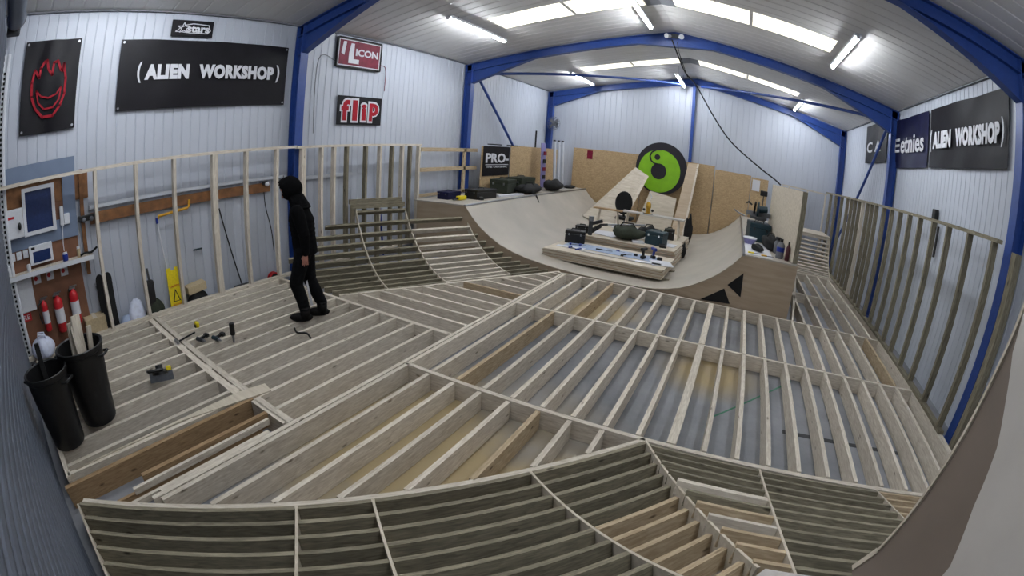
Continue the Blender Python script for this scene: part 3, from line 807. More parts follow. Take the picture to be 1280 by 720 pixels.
leaning('leaning_plank', [(-2.75, 14.95, 1.42), (-1.85, 14.9, 1.30), (-1.85, 14.2, .24), (-3.0, 14.2, .24)], .02, PLY, 'low plywood sheet below the green disc')
leaning('leaning_batten', [(-1.30, 15.1, 2.52), (-1.24, 15.1, 2.52), (-1.36, 13.66, .26), (-1.42, 13.66, .26)], .05, PINE, 'pale batten along the right edge of the leaning plank', 'batten')

# ================================================================== SHEET STACKS on the mini ramp
def stack(x0, y0, w, d, z0, n, th, label_mid, label_top, group, rz=0, mats=(PLY,)):
    z = z0
    for i in range(n):
        jx, jy = random.uniform(-.02, .02), random.uniform(-.02, .02)
        M = Matrix.Translation(V((x0+w/2+jx, y0+d/2+jy, z+th/2))) @ Matrix.Rotation(rz+random.uniform(-.008, .008), 4, 'Z')
        top = i == n-1
        MB().box((0, 0, 0), (w, d, th)).build('plywood_sheet', mats[i % len(mats)], None, M, label=label_top if top else label_mid, cat='plywood sheet', group=None if top else group)
        z += th+.001
    return z
for i, y in enumerate((8.42, 9.2)):
    bar('timber_bearer', (-3.62, y, .24), (-.98, y-.03, .24), .09, .06, TREATED, label=('front', 'rear')[i]+' timber bearer under the front sheet stack', cat='bearer')
zA = stack(-3.52, 8.27, 2.44, 1.22, .275, 10, .0175, 'plywood sheet in the front stack, below its top sheet', 'top plywood sheet of the front stack, covered with tools', 'sheets in the front stack', -.03, (PLY, PLY_TAN, PLY))
zB = stack(-3.45, 9.62, 2.40, 1.22, .22, 18, .0195, 'plywood sheet in the higher middle stack, below its top', 'top sheet of the higher middle stack, carrying a bag and cases', 'sheets in the middle stack', -.04, (PLY, PLY_TAN, PLY))
zC = stack(-3.42, 10.9, 2.36, 1.22, .22, 17, .0195, 'plywood sheet in the rear stack, below its top', 'top sheet of the rear stack behind the middle stack', 'sheets in the rear stack', -.05, (PLY, PLY, PLY_TAN))
sheet('plywood_offcut', (-.72, 10.0, .235), (.45, 1.7, .018), PLY, 'loose plywood strip lying on the ramp right of the stacks', 'offcut', Matrix.Rotation(-.12, 3, 'Z'))
# covering and small tools on stack A
sheet('plan_sheet', (-2.30, 9.0, zA+.004), (2.0, .5, .006), PALEBLUE, 'pale blue plastic sheet spread along the front stack', 'sheet', Matrix.Rotation(-.03, 3, 'Z'))
sheet('white_paper', (-1.22, 8.72, zA+.012), (.42, .42, .012), PAPER, 'white paper pad at the right end of the front stack', 'paper', Matrix.Rotation(.35, 3, 'Z'))
for i, (x, y, w, d, rz, zz, mt, l) in enumerate([
        (-3.1, 8.72, .6, .16, .05, zA, PAPER, 'white strip lying at the left front of the front stack'),
        (-2.2, 8.55, 1.3, .13, -.03, zA, PLY_PALE, 'long pale strip along the front edge of the front stack'),
        (-1.45, 8.55, .5, .14, .12, zA, PAPER, 'white strip at the right front of the front stack'),
        (-2.9, 10.35, .7, .4, .2, zB, PAPER, 'large white paper behind the nail gun'),
        (-2.75, 10.05, .5, .28, -.3, zB, PAPER, 'white paper left of the olive tool bag'),
        (-1.75, 10.45, .8, .3, .1, zB, PLY_PALE, 'pale board offcut behind the dark blue case'),
        (-1.3, 10.15, .3, .4, -.1, zB, PAPER, 'white paper right of the dark blue case'),
        (-2.6, 11.7, .9, .5, .15, zC, PAPER, 'broad white sheet on the rear stack')]):
    sheet('paper_sheet' if mt is PAPER else 'board_strip', (x, y, zz+.006+.004*(i % 3)), (w, d, .008), mt, l, 'paper' if mt is PAPER else 'board', Matrix.Rotation(rz, 3, 'Z'))
def clamp(x, y, z, rz, label, c=BLUEP, L=.36):
    t = thing('bar_clamp', label, 'clamp', (x, y, z), rz); M = local(t)
    m = MB().box((0, 0, .014), (L, .025, .01)); m.build('bar', CHROME, t, M)
    MB().box((-L/2+.03, .03, .016), (.04, .1, .03), bev=.006).build('fixed_jaw', c, t, M)
    MB().box((L*.15, .03, .016), (.05, .11, .032), bev=.006).build('sliding_jaw', c, t, M)
    MB().cyl((L*.15, -.02, .02), (L*.15, -.12, .02), .016, n=10).build('handle', c, t, M, smooth=True)
clamp(-3.05, 8.98, zA+.01, .3, 'blue clamp at the left end of the pale blue sheet')
clamp(-2.95, 8.62, zA+.002, -.15, 'blue clamp near the front edge of the front stack')
def drill(x, y, z, rz, label, c=TEAL, s=1.0, upright=True):
    t = thing('cordless_drill', label, 'power tool', (x, y, z), rz); M = local(t) @ Matrix.Scale(s, 4)
    MB().box((0, 0, .03), (.11, .075, .06), bev=.01).build('battery', BLACK, t, M)
    MB().bar((0, 0, .05), (-.015, 0, .17), .035, .045, up=(1, 0, 0)).build('grip', c, t, M)
    MB().cyl((-.08, 0, .19), (.07, 0, .19), .034, n=14).build('motor_body', c, t, M, smooth=True)
    MB().cyl((.07, 0, .19), (.13, 0, .19), .026, .016, 12).build('chuck', BLACK, t, M, smooth=True)
drill(-1.62, 8.85, zA+.008, 1.2, 'dark cordless drill standing at the right of the front stack', BLACK)
drill(-1.45, 9.05, zA+.008, 2.2, 'blue cordless drill behind the black one on the front stack', BLUEP)
for i, (x, y, rz, L, lb) in enumerate([(-2.45, 8.92, .1, .34, 'dark chisel lying at the middle of the blue sheet'), (-2.15, 9.08, -.5, .22, 'short screwdriver lying behind the dark chisel'), (-1.95, 8.86, .6, .2, 'small screwdriver right of the dark chisel')]):
    t = thing('hand_tool', lb, 'tool', (x, y, zA+.012), rz); M = local(t)
    MB().cyl((-L/2, 0, .012), (-L*.1, 0, .012), .014, .012, 10).build('handle', BLACK if i != 1 else BLUEP, t, M, smooth=True)
    MB().cyl((-L*.1, 0, .012), (L/2, 0, .012), .006, n=8).build('blade', CHROME, t, M, smooth=True)
for i, (x, y, s, lb) in enumerate([(-1.80, 8.98, .05, 'small black socket box left of the drills'), (-1.30, 8.99, .07, 'black battery pack behind the white paper'), (-2.02, 8.72, .04, 'small dark tin near the front edge')]):
    t = thing('small_case', lb, 'box', (x, y, zA+.008)); MB().box((x, y, zA+.008+s*.35), (s*1.5, s, s*.7), bev=.006).build('body', BLACK, t); MB().box((x, y, zA+.01+s*.72), (s*1.3, s*.8, .006)).build('lid', DGREY, t)
def toolbox(x, y, z, d, rz, label, c=BLACK, cat='tool case', latch=CHROME, name='tool_case'):
    t = thing(name, label, cat, (x, y, z), rz); M = local(t); w, l, h = d
    MB().box((0, 0, h*.36), (w, l, h*.72), bev=.012).build('body', c, t, M)
    lid = MB().box((0, 0, h*.86), (w*1.02, l*1.02, h*.27), bev=.012).build('lid', c, t, M)
    MB().tube([(-w*.22, 0, h*.98), (-w*.2, 0, h*1.12), (w*.2, 0, h*1.12), (w*.22, 0, h*.98)], .012, 8).build('handle', DGREY, lid, M, smooth=True)
    for s in (-1, 1): MB().box((s*w*.3, -l*.52, h*.7), (w*.08, .012, h*.16)).build('latch', latch, lid, M)
    return t
toolbox(-3.22, 9.28, zA, (.42, .26, .27), .25, 'black tool case standing at the left end of the front stack')
def nail_gun(x, y, z, rz, label):
    t = thing('nail_gun', label, 'power tool', (x, y, z), rz); M = local(t)
    MB().box((0, 0, .16), (.09, .1, .32), bev=.015).build('body', DGREY, t, M)
    MB().bar((.02, 0, .26), (.26, 0, .34), .05, .07).build('grip', BLACK, t, M)
    MB().cyl((0, 0, .32), (0, 0, .42), .055, n=14).build('cylinder_head', GREYP, t, M, smooth=True)
    MB().bar((.03, 0, .06), (.24, 0, .22), .03, .05).build('magazine', BLACK, t, M)
nail_gun(-3.05, 9.75, zB, .4, 'grey upright nail gun at the left end of the middle stack')
toolbox(-3.30, 9.95, zB, (.3, .2, .16), .1, 'small black case behind the nail gun')
# things on middle stack
def bag(x, y, z, d, rz, label, c=OLIVE, seed=3, name='tool_bag', straps=True):
    rnd = random.Random(seed)
    t = thing(name, label, 'bag', (x, y, z), rz); M = local(t)
    m = MB(); m.ball((0, 0, d[2]*.48), (d[0]/2, d[1]/2, d[2]/2), 20)
    for v in m.bm.verts:
        k = 1+.13*math.sin(9*v.co.x/d[0]+seed)+.1*math.sin(11*v.co.y/d[1]+seed*2)+rnd.uniform(-.05, .05)
        v.co.x *= k; v.co.y *= k; v.co.z = max(0, v.co.z*(1+.12*math.sin(13*v.co.x/d[0])))
    m.build('body', c, t, M, smooth='all')
    if straps:
        MB().tube([(-d[0]*.3, 0, d[2]*.7), (-d[0]*.15, 0, d[2]*1.15), (d[0]*.15, 0, d[2]*1.15), (d[0]*.3, 0, d[2]*.7)], .014, 8).build('strap', BLACKM, t, M, smooth=True)
    return t
bag(-2.25, 9.95, zB, (.75, .5, .32), .1, 'olive and black tool bag lying in the middle of the stacks')
toolbox(-1.58, 9.98, zB, (.42, .32, .30), -.25, 'dark blue tool case near the right end of the middle stack', TEAL, latch=WHITE)
sheet('white_cloth', (-1.95, 9.80, zB+.02), (.25, .22, .04), PAPER, 'crumpled white cloth beside the dark blue tool case', 'cloth', Matrix.Rotation(.4, 3, 'Z'))
toolbox(-1.38, 9.74, zB, (.16, .1, .07), .2, 'tiny black case at the right front of the middle stack')
t = thing('vacuum_hose', 'bent black and chrome vacuum tube lying on the middle stack', 'hose', (-2.7, 9.9, zB))
MB().tube([(-3.08, 9.72, zB+.03), (-2.98, 9.78, zB+.16), (-2.85, 9.85, zB+.25), (-2.7, 9.9, zB+.27)], .026, 10).build('hose', BLACK, t, smooth=True)
MB().tube([(-2.7, 9.9, zB+.27), (-1.9, 10.15, zB+.36)], .018, 10).build('wand', CHROME, t, smooth=True)
# saw bench and trestle table on the rear stack
def trestle(x0, x1, y, z0, zt, mat, label, w=.34):
    t = thing('trestle_table', label, 'table', ((x0+x1)/2, y, z0))
    MB().box(((x0+x1)/2, y, zt), (x1-x0, w, .03)).build('table_top', mat, t)
    for x in (x0+.15, x1-.15):
        for s in (-1, 1):
            bar('leg', (x, y+s*.05, zt-.015), (x+(.06 if x > (x0+x1)/2 else -.06), y+s*(w/2), z0), .035, .035, PINE, t, up=(1, 0, 0))
    return t
trestle(-2.75, -1.15, 11.4, zC, 1.05, PLY_PALE, 'long pale trestle table standing on the rear stack')
trestle(-3.45, -2.7, 11.2, zC, 1.05, PINE_BROWN, 'short brown work stand left of the pale trestle table', .2)
t = thing('router', 'brass and silver router standing on the trestle table', 'power tool', (-2.1, 11.4, 1.065))
MB().lathe([(.1, 0), (.1, .02), (.05, .03), (.055, .14), (.07, .16), (.06, .26), (.03, .3)], (-2.1, 11.4, 1.065)).build('motor_body', BRASS, t, smooth=True)
MB().lathe([(.13, 0), (.13, .012)], (-2.1, 11.4, 1.066)).build('base_plate', DGREY, t)
for s in (-1, 1): MB().ball((-2.1+s*.11, 11.4, 1.16), .035, 10).build('knob', BLACK, t, smooth=True)
MB().tube([(-2.1, 11.4, 1.36), (-2.05, 11.45, 1.5), (-2.12, 11.42, 1.6)], .012, 6).build('cable', WHITE, t, smooth=True)
# office chair
t = thing('office_chair', 'black swivel chair seen from behind the trestle table', 'chair', (-2.95, 12.35, .21))
m = MB().ball((0, 0, 0), (.24, .06, .32), 20)
for v in m.bm.verts: v.co.y += .25*v.co.x*v.co.x
m.build('backrest', BLACKM, t, Matrix.Translation(V((-2.95, 12.25, 1.16))) @ Matrix.Rotation(.3, 4, 'Z'), smooth='all')
MB().box((-2.95, 12.5, .72), (.46, .44, .09), bev=.03).build('seat', BLACKM, t, smooth=True)
MB().cyl((-2.95, 12.5, .3), (-2.95, 12.5, .68), .03, n=12).build('gas_lift', CHROME, t, smooth=True)
MB().bar((-2.95, 12.28, .95), (-2.95, 12.45, .7), .06, .02).build('back_bracket', BLACK, t)
for k in range(5):
    a = 2*PI*k/5; MB().bar((-2.95, 12.5, .32), (-2.95+.27*math.cos(a), 12.5+.27*math.sin(a), .26), .04, .03).cyl((-2.95+.27*math.cos(a)-.02, 12.5+.27*math.sin(a), .235), (-2.95+.27*math.cos(a)+.02, 12.5+.27*math.sin(a), .235), .025, n=10).build('leg', BLACK, t)
# more jumble behind the table
bag(-1.95, 11.0, zC, (.5, .35, .25), .6, 'dark tool bag under the pale trestle table', BLACKM, 5)
toolbox(-1.45, 11.1, zC, (.25, .2, .26), .1, 'black upright case under the right end of the trestle table')
t = thing('spray_can', 'bright yellow green can beside the dark blue tool case', 'can', (-1.50, 10.55, zB))
MB().lathe([(.035, 0), (.038, .02), (.038, .2), (.02, .225)], (-1.50, 10.5, zB), 16).build('body', LIME, t, smooth=True); MB().cyl((-1.50, 10.5, zB+.225), (-1.50, 10.5, zB+.26), .012, n=10).build('nozzle', BLACK, t)
bag(-1.15, 12.75, .22, (.26, .26, .85), .2, 'tall black coat bag standing right of the leaning plank', BLACKM, 8, straps=False)
bag(-1.02, 10.75, .22, (.14, .3, .4), .1, 'dark rag bundle hanging by the right side of the stacks', BLACKM, 9, straps=False)

# ================================================================== LEFT PLATFORM things
PZ = 1.173
toolbox(-5.95, 8.45, PZ, (.3, .5, .17), .0, 'navy case at the near end of the left platform', NAVY)
toolbox(-5.52, 9.1, PZ, (.36, .75, .22), -.1, 'long black power tool case on the left platform')
t = thing('yellow_tool', 'bright yellow tool in front of the long black case', 'tool', (-5.58, 8.45, PZ))
MB().box((-5.60, 8.42, PZ+.05), (.12, .26, .09), bev=.02).build('body', YELLOW, t); MB().cyl((-5.60, 8.3, PZ+.05), (-5.62, 8.12, PZ+.03), .025, .012, 10).build('nose', BLACK, t, smooth=True)
t = thing('tape_reel', 'small silver and black reel beside the yellow tool', 'reel', (-5.33, 8.8, PZ))
MB().cyl((-5.33, 8.8, PZ), (-5.33, 8.8, PZ+.05), .07, n=18).build('rim', BLACK, t, smooth=True); MB().cyl((-5.33, 8.8, PZ+.05), (-5.33, 8.8, PZ+.07), .04, n=16).build('hub', CHROME, t, smooth=True)
toolbox(-5.85, 10.75, PZ, (.5, .62, .36), .1, 'dark olive crate, left of the two big crates', OLIVE, 'crate', CHROME, 'storage_crate')
toolbox(-5.90, 11.85, PZ, (.5, 1.0, .38), .05, 'larger dark olive crate, right of the two big crates', OLIVE, 'crate', CHROME, 'storage_crate')
bag(-5.42, 11.45, PZ, (.5, 1.3, .24), .1, 'long black bag lying in front of the olive crates', BLACKM, 12)
m = MB().tube([(-5.28, 11.2, PZ+.1), (-5.08, 11.1, PZ+.01), (-4.99, 11.05, 1.10), (-4.90, 11.0, .98)], [.05, .04, .03, .015], 8); m.build('hanging_sleeve', BLACKM, label='dark cloth strap hanging over the left coping', cat='strap', smooth=True)
bag(-5.35, 12.95, PZ, (.6, 1.0, .34), .2, 'black jacket heap by the foot of the white tubes', BLACKM, 15, name='jacket_heap', straps=False)
bag(-5.40, 14.5, PZ, (.3, .7, .1), .0, 'flat black cloth beyond the white tubes', BLACKM, 17, name='cloth_heap', straps=False)
t = thing('white_offcut', 'white curved board offcut lying on the left platform edge', 'offcut', (-5.28, 10.2, PZ)); 
MB().prism([(-5.50, 9.75, PZ), (-5.33, 9.65, PZ), (-5.22, 10.1, PZ), (-5.20, 10.7, PZ), (-5.38, 10.65, PZ), (-5.38, 10.2, PZ)], (0, 0, .04)).build('board', PAPER, t)
for i, (x, y) in enumerate(((-5.60, 13.55), (-5.53, 13.72), (-5.47, 13.9))):
    t = thing('white_board_length', 'tall white trim length standing upright at the end of the left platform', 'trim length', (x, y, PZ), group='upright white trim lengths')
    MB().box((x-.12*0, y, PZ+.76), (.05, .12, 1.5), Matrix.Rotation(-.06, 3, 'Y')).build('length', WHITESTEEL, t)
    MB().box((x-.05, y, PZ+1.53), (.06, .09, .05)).build('end_clip', BLACK, t)
t = thing('poster_board', 'dark purple printed board beside the upright white lengths', 'poster', (-5.75, 13.3, PZ)); MB().box((-5.9, 13.35, PZ+.72), (.03, .32, 1.4), Matrix.Rotation(-.05, 3, 'Y')).build('board', LILAC, t)
for k in range(4): MB().box((-5.875+.02, 13.35, PZ+.35+.25*k), (.02, .2, .12)).build('print_block', PINKRED if k % 2 else BLACKM, t)
# black banner PRO-
t = thing('sports_banner', 'black banner reading PRO- in white on the left strand board', 'banner', (-6.24, 11.0, 1.55))
MB().box((-6.245, 11.02, 1.99), (.012, 1.42, .80)).build('banner_sheet', BANNER, t)
text('lettering', 'PRO-', LETTER, face_left(11.05, 2.07, -6.236), 1.25, .26, t, .03)
MB().box((-6.236, 11.05, 1.89), (.004, 1.25, .016)).build('underline', LETTER, t)
text('small_lettering', 'THE ORIGINAL', LETTER, face_left(11.05, 1.83, -6.236), 1.15, .05, t, .0)
for y, w in ((10.9, .7), (11.9, .6)):
    bar('dark_batten', (-6.26, y-w/2, 2.44+.0), (-6.26, y+w/2, 2.44), .05, .03, BLACKM, label='dark batten lying on top of the strand board, %s one' % ('left' if y < 11 else 'right'), cat='batten')
bar('black_rod', (-6.42, 13.8, 0), (-6.42, 13.8, 3.0), .04, .04, BLACKM, up=(0, 1, 0), label='short black rod upright above the long strand board', cat='rod')
# wall fan
t = thing('wall_fan', 'round caged fan on the far left blue column', 'fan', (-6.35, 15.25, 3.36))
c = V((-6.38, 15.12, 3.36)); m = MB()
for rr in (.1, .17, .24): m.tube([(c.x+rr*math.cos(a), c.y-.03, c.z+rr*math.sin(a)) for a in [2*PI*i/20 for i in range(21)]], .006, 5)
for a in [2*PI*i/14 for i in range(14)]: m.tube([(c.x, c.y-.05, c.z), (c.x+.24*math.cos(a), c.y-.02, c.z+.24*math.sin(a)), (c.x+.2*math.cos(a), c.y+.07, c.z+.2*math.sin(a))], .005, 5)
m.build('cage', GREYP, t)
for k in range(4):
    a = PI/4+PI/2*k; MB().box((0, 0, 0), (.17, .008, .1), Matrix.Rotation(.4, 3, 'X')).build('blade', GREYP, t, Matrix.Translation(c+V((.11*math.cos(a), 0, .11*math.sin(a)))) @ Matrix.Rotation(-a, 4, 'Y'))
MB().cyl(c, c+V((0, .16, 0)), .07, n=16).build('motor', DGREY, t, smooth=True)
MB().box(c+V((-.05, .22, 0)), (.12, .14, .1)).build('bracket', DGREY, t)

# ================================================================== RIGHT PLATFORM things
RZ = 1.1135
sheet('white_dust_sheet', (.60, 8.6, RZ+.004), (.5, 1.5, .008), PAPER, 'white sheet laid on the right platform', 'sheet')
toolbox(.64, 9.85, RZ, (.46, .6, .38), .1, 'dark teal tool chest on the right platform', TEAL, 'tool chest', BLACK, 'tool_chest')
t = thing('mitre_saw', 'blue grey mitre saw sitting on top of the teal tool chest', 'power tool', (.6, 9.85, RZ+.44))
z = RZ+.445
MB().cyl((.6, 9.85, z), (.6, 9.85, z+.05), .19, n=24).build('turntable', DGREY, t, smooth=True)
MB().box((.6, 9.97, z+.09), (.55, .05, .09)).build('fence', GREYP, t)
MB().cyl((.55, 9.8, z+.20), (.59, 9.8, z+.20), .15, n=24).build('blade_guard', TEAL, t, smooth=True)
MB().cyl((.60, 9.85, z+.2), (.78, 9.87, z+.22), .07, n=14).build('motor', TEAL, t, smooth=True)
MB().bar((.5, 10.0, z+.08), (.5, 9.7, z+.34), .04, .05).build('arm', BLACK, t)
MB().tube([(.42, 9.67, z+.28), (.34, 9.63, z+.33), (.3, 9.65, z+.3)], .02, 8).build('handle', BLACK, t, smooth=True)
MB().tube([(.3, 9.75, z+.02), (.12, 9.7, z+.08), (.05, 9.65, z+.12)], .015, 8).build('support_rail', CHROME, t, smooth=True)
t = thing('camera_stand', 'slim dark stand with a small head behind the mitre saw', 'stand', (.82, 12.3, RZ))
for a in (0, 2.1, 4.2): MB().cyl((.82+.2*math.cos(a), 12.3+.2*math.sin(a), RZ), (.82, 12.3, RZ+.5), .012, n=8).build('leg', BLACK, t, smooth=True)
MB().cyl((.82, 12.3, RZ+.5), (.82, 12.3, RZ+.85), .014, n=8).build('pole', DGREY, t, smooth=True)
MB().box((.82, 12.27, RZ+.92), (.2, .12, .14), bev=.02).build('head', BLACK, t)
t = thing('plastic_tub', 'lilac plastic tub on the white sheet, right platform', 'tub', (.42, 9.0, RZ+.01))
MB().lathe([(.1, 0), (.13, .08), (.14, .085), (.14, .1), (.02, .105)], (.45, 9.1, RZ+.01), 20).build('tub', LILAC, t, smooth=True)
MB().lathe([(.146, .1), (.146, .12), (.01, .125)], (.45, 9.1, RZ+.012), 20).build('lid', WHITE, t, smooth=True)
bag(.86, 8.95, RZ, (.34, .75, .26), .2, 'black cloth bag on the right platform beside the panel', BLACKM, 21)
bag(.58, 8.35, RZ+.008, (.2, .35, .12), .5, 'small black pouch on the white sheet', BLACKM, 22, straps=False)
for i, (x, y, h, r, c, l) in enumerate(((.99, 8.1, .34, .075, GREYP, 'grey bottle with a blue label standing by the panel'), (1.12, 8.0, .33, .04, DARKRED, 'dark red slim bottle right of the grey one'), (.98, 8.6, .30, .07, GREYP, 'grey tub with a black lid behind the grey bottle'))):
    t = thing('bottle' if i < 2 else 'plastic_pot', l, 'bottle' if i < 2 else 'tub', (x, y, RZ))
    MB().lathe([(r*.9, 0), (r, .02), (r, h*.68), (r*.5, h*.82), (r*.4, h*.84)], (x, y, RZ), 20).build('body', c, t, smooth=True)
    MB().cyl((x, y, RZ+h*.84), (x, y, RZ+h), r*.42 if i < 2 else r*.8, n=16).build('cap', BLACK, t, smooth=True)
    if i == 0: MB().lathe([(r+.002, .12), (r+.002, .2)], (x, y, RZ), 20).build('label_band', BLUEP, t, smooth=True)
for i, (x, y, c, l) in enumerate(((.48, 7.95, YELLOW, 'yellow handled screwdriver lying at the platform edge'), (.72, 7.9, BRASS, 'brass coloured chisel lying at the platform edge'))):
    t = thing('hand_tool', l, 'tool', (x, y, RZ)); MB().cyl((x-.08, y, RZ+.018), (x+.02, y+.03, RZ+.018), .017, n=10).build('handle', c, t, smooth=True); MB().cyl((x+.02, y+.03, RZ+.018), (x+.15, y+.07, RZ+.018), .007, n=8).build('shaft', CHROME, t, smooth=True)

# ================================================================== CABLES
def cable(name, pts, r, mat, label, cat='cable'):
    P = [V(p) for p in pts]; out = []
    for i in range(len(P)-1):
        p0 = P[max(i-1, 0)]; p1 = P[i]; p2 = P[i+1]; p3 = P[min(i+2, len(P)-1)]
        for k in range(6):
            u = k/6; out.append(.5*((2*p1)+(-p0+p2)*u+(2*p0-5*p1+4*p2-p3)*u*u+(-p0+3*p1-3*p2+p3)*u**3))
    out.append(P[-1])
    return MB().tube(out, r, 6).build(name, mat, label=label, cat=cat, smooth=True)
cable('hanging_cable', [(-1.57, 10, 5.2), (-1.28, 10, 4.5), (-1.01, 10, 4.2), (-.59, 10, 3.56), (-.14, 10, 3.04), (.52, 10, 2.62), (.86, 10.02, 2.45), (1.02, 9.98, 2.35)], .017, BLACKM, 'thick black cable sagging from the apex to the right panel')
cable('thin_cable', [(-1.45, 10, 5.15), (-1.40, 9.95, 4.9), (-1.35, 9.98, 4.75), (-1.2, 10.0, 4.35)], .008, BLACKM, 'thin dark wire twisted beside the thick hanging cable')
cable('wall_cable', [(XL+.06, 5.2, 2.6), (XL+.06, 5.2, 3.98), (XL+.06, 5.6, 4.0)], .008, GREYP, 'thin grey wire left of the red sign on the left wall')
cable('wall_cable', [(XL+.06, 6.75, 4.02), (XL+.06, 7.0, 4.0), (XL+.06, 7.02, 3.5)], .008, PINKRED, 'thin red wire right of the red sign on the left wall')
t = thing('wall_strip', 'narrow black bracket on the right wall above the stud wall', 'bracket', (XR-.06, 7.45, 2.5))
MB().box((XR-.06, 7.5, 2.5), (.08, .14, .22), bev=.01).build('body', BLACK, t); MB().box((XR-.05, 7.3, 2.1), (.03, .05, .5)).build('strap', BLACK, t)

# ================================================================== BANNERS AND SIGNS ON THE LEFT WALL
def vinyl(parent, M, w, h, mat, name='banner_sheet', seed=1, amp=.012):
    """a slightly rippled hanging sheet with thickness"""
    rnd = random.Random(seed); m = MB(); nx, ny = 26, 12; g = []
    for j in range(ny+1):
        row = []
        for i in range(nx+1):
            u, v = i/nx, j/ny
            z = amp*(math.sin(7*u+3*v+seed)+.6*math.sin(17*u-5*v+2*seed))*min(1, 4*u, 4*(1-u))+.004
            row.append(m.bm.verts.new(V(((u-.5)*w, (v-.5)*h-.012*math.sin(PI*u)*(1 if j == 0 else 0), z))))
        g.append(row)
    for j in range(ny):
        for i in range(nx): m.bm.faces.new((g[j][i], g[j][i+1], g[j+1][i+1], g[j+1][i]))
    ext = bmesh.ops.extrude_face_region(m.bm, geom=list(m.bm.faces))
    for e in ext['geom']:
        if isinstance(e, bmesh.types.BMVert): e.co.z -= .006
    return m.build(name, mat, parent, M, smooth=True)
def eyelets(parent, M, w, h):
    for sx in (-1, 1):
        for sy in (-1, 1): MB().cyl((sx*(w/2-.04), sy*(h/2-.04), .005), (sx*(w/2-.04), sy*(h/2-.04), .012), .018, n=10).build('eyelet', CHROME, parent, M)
M = face_left(.32, 3.57, XL+.045)
t = thing('flame_banner', 'tall black banner with a red flame outline, far left of the left wall', 'banner', (XL, .32, 2.96))
vinyl(t, M, .88, 1.21, BANNER, seed=2); eyelets(t, M, .88, 1.21)
def ribbon(pts, w, closed=False, z=.022):
    m = MB(); P = [V((x, y, z)) for x, y in pts]
    if closed: P.append(P[0])
    for a, b in zip(P, P[1:]):
        d = (b-a).normalized(); m.bar(a-d*w*.3, b+d*w*.3, w, .006)
    return m
flame = [(-.20, -.26), (-.27, -.10), (-.28, .08), (-.25, .24), (-.17, .14), (-.16, .26), (-.11, .34), (-.07, .36), (-.04, .24), (.03, .16), (.04, .32), (.10, .34), (.16, .22), (.19, .20), (.20, .30), (.25, .10), (.25, -.10), (.19, -.26), (.08, -.38), (-.08, -.38)]
ribbon([(x, y-.03) for x, y in flame], .035, True).build('flame_outline', REDLET, t, M)
ribbon([(-.20, -.06), (-.12, -.14), (0, -.17), (.12, -.13), (.19, -.04), (.17, -.20), (.08, -.30), (-.06, -.31), (-.16, -.22)], .022, True).build('inner_outline', REDLET, t, M)
M = face_left(2.96, 3.62, XL+.05)
t = thing('long_banner', 'long black banner reading (ALIEN WORKSHOP) on the left wall', 'banner', (XL, 2.96, 3.1))
vinyl(t, M, 3.09, 1.02, BANNER, seed=5, amp=.014); eyelets(t, M, 3.09, 1.02)
def wordmark(t, M, w, h, z=.03):
    k = w/2.55
    text('lettering', '(', LETTER, M @ Matrix.Translation(V((-1.24*k, 0, z))), .07*k, h*1.35, t, .03)
    text('lettering', 'ALIEN', LETTER, M @ Matrix.Translation(V((-.78*k, 0, z))), .74*k, h, t, .062)
    text('lettering', 'WORKSHOP', LETTER, M @ Matrix.Translation(V((.46*k, 0, z))), 1.40*k, h, t, .062)
    text('lettering', ')', LETTER, M @ Matrix.Translation(V((1.24*k, 0, z))), .07*k, h*1.35, t, .03)
wordmark(t, M @ Matrix.Translation(V((.07, .02, 0))), 2.62, .225)
M = face_left(2.59, 4.32, XL+.04)
t = thing('small_sign', 'small black sign with a white star logo above the long banner', 'sign', (XL, 2.59, 4.2))
MB().box((0, 0, .006), (.74, .26, .014), bev=.004).build('sign_board', BANNER, t, M)
text('logo_lettering', 'stars', LETTER, M @ Matrix.Translation(V((.1, -.01, .016))), .40, .11, t, .03)
star = []
for i in range(10):
    a = PI/2+2*PI*i/10; r = .085 if i % 2 == 0 else .036; star.append((-.16+r*1.3*math.cos(a), .0+r*math.sin(a)))
ribbon(star, .012, True, .018).build('logo_star', LETTER, t, M)
ribbon([(-.30, -.06), (-.22, .0), (-.12, .05), (0, .075), (.28, .06), (.32, -.03), (.27, -.075), (-.05, -.075), (-.2, -.06)], .012, True, .018).build('logo_outline', LETTER, t, M)
M = face_left(6.24, 4.20, XL+.04)
t = thing('red_sign', 'crimson metal sign reading ICON near the roof on the left wall', 'sign', (XL, 6.24, 3.9))
MB().box((0, 0, .006), (1.22, .62, .014), bev=.03).build('sign_board', BLACK, t, M)
MB().box((0, 0, .014), (1.14, .54, .006)).build('white_border', LETTER, t, M)
MB().box((0, 0, .018), (1.10, .50, .006)).build('crimson_field', PINKRED, t, M)
text('lettering', 'ICON', LETTER, M @ Matrix.Translation(V((.19, .03, .024))), .62, .15, t, .03)
MB().prism([(-.30, -.21, .02), (-.02, -.21, .02), (-.02, -.12, .02), (-.17, -.12, .02), (-.17, .20, .02), (-.26, .20, .02), (-.30, -.0, .02)], (0, 0, .005)).build('emblem', LETTER, t, M)
MB().prism([(-.50, -.02, .02), (-.42, -.06, .02), (-.38, .22, .02), (-.46, .22, .02)], (0, 0, .005)).build('emblem', LETTER, t, M)
M = face_left(6.37, 3.05, XL+.04)
t = thing('flip_sign', 'black sign with red gothic letters reading flip, below the crimson sign', 'sign', (XL, 6.37, 2.77))
MB().box((0, 0, .006), (1.22, .57, .014), bev=.004).build('sign_board', BANNER, t, M)
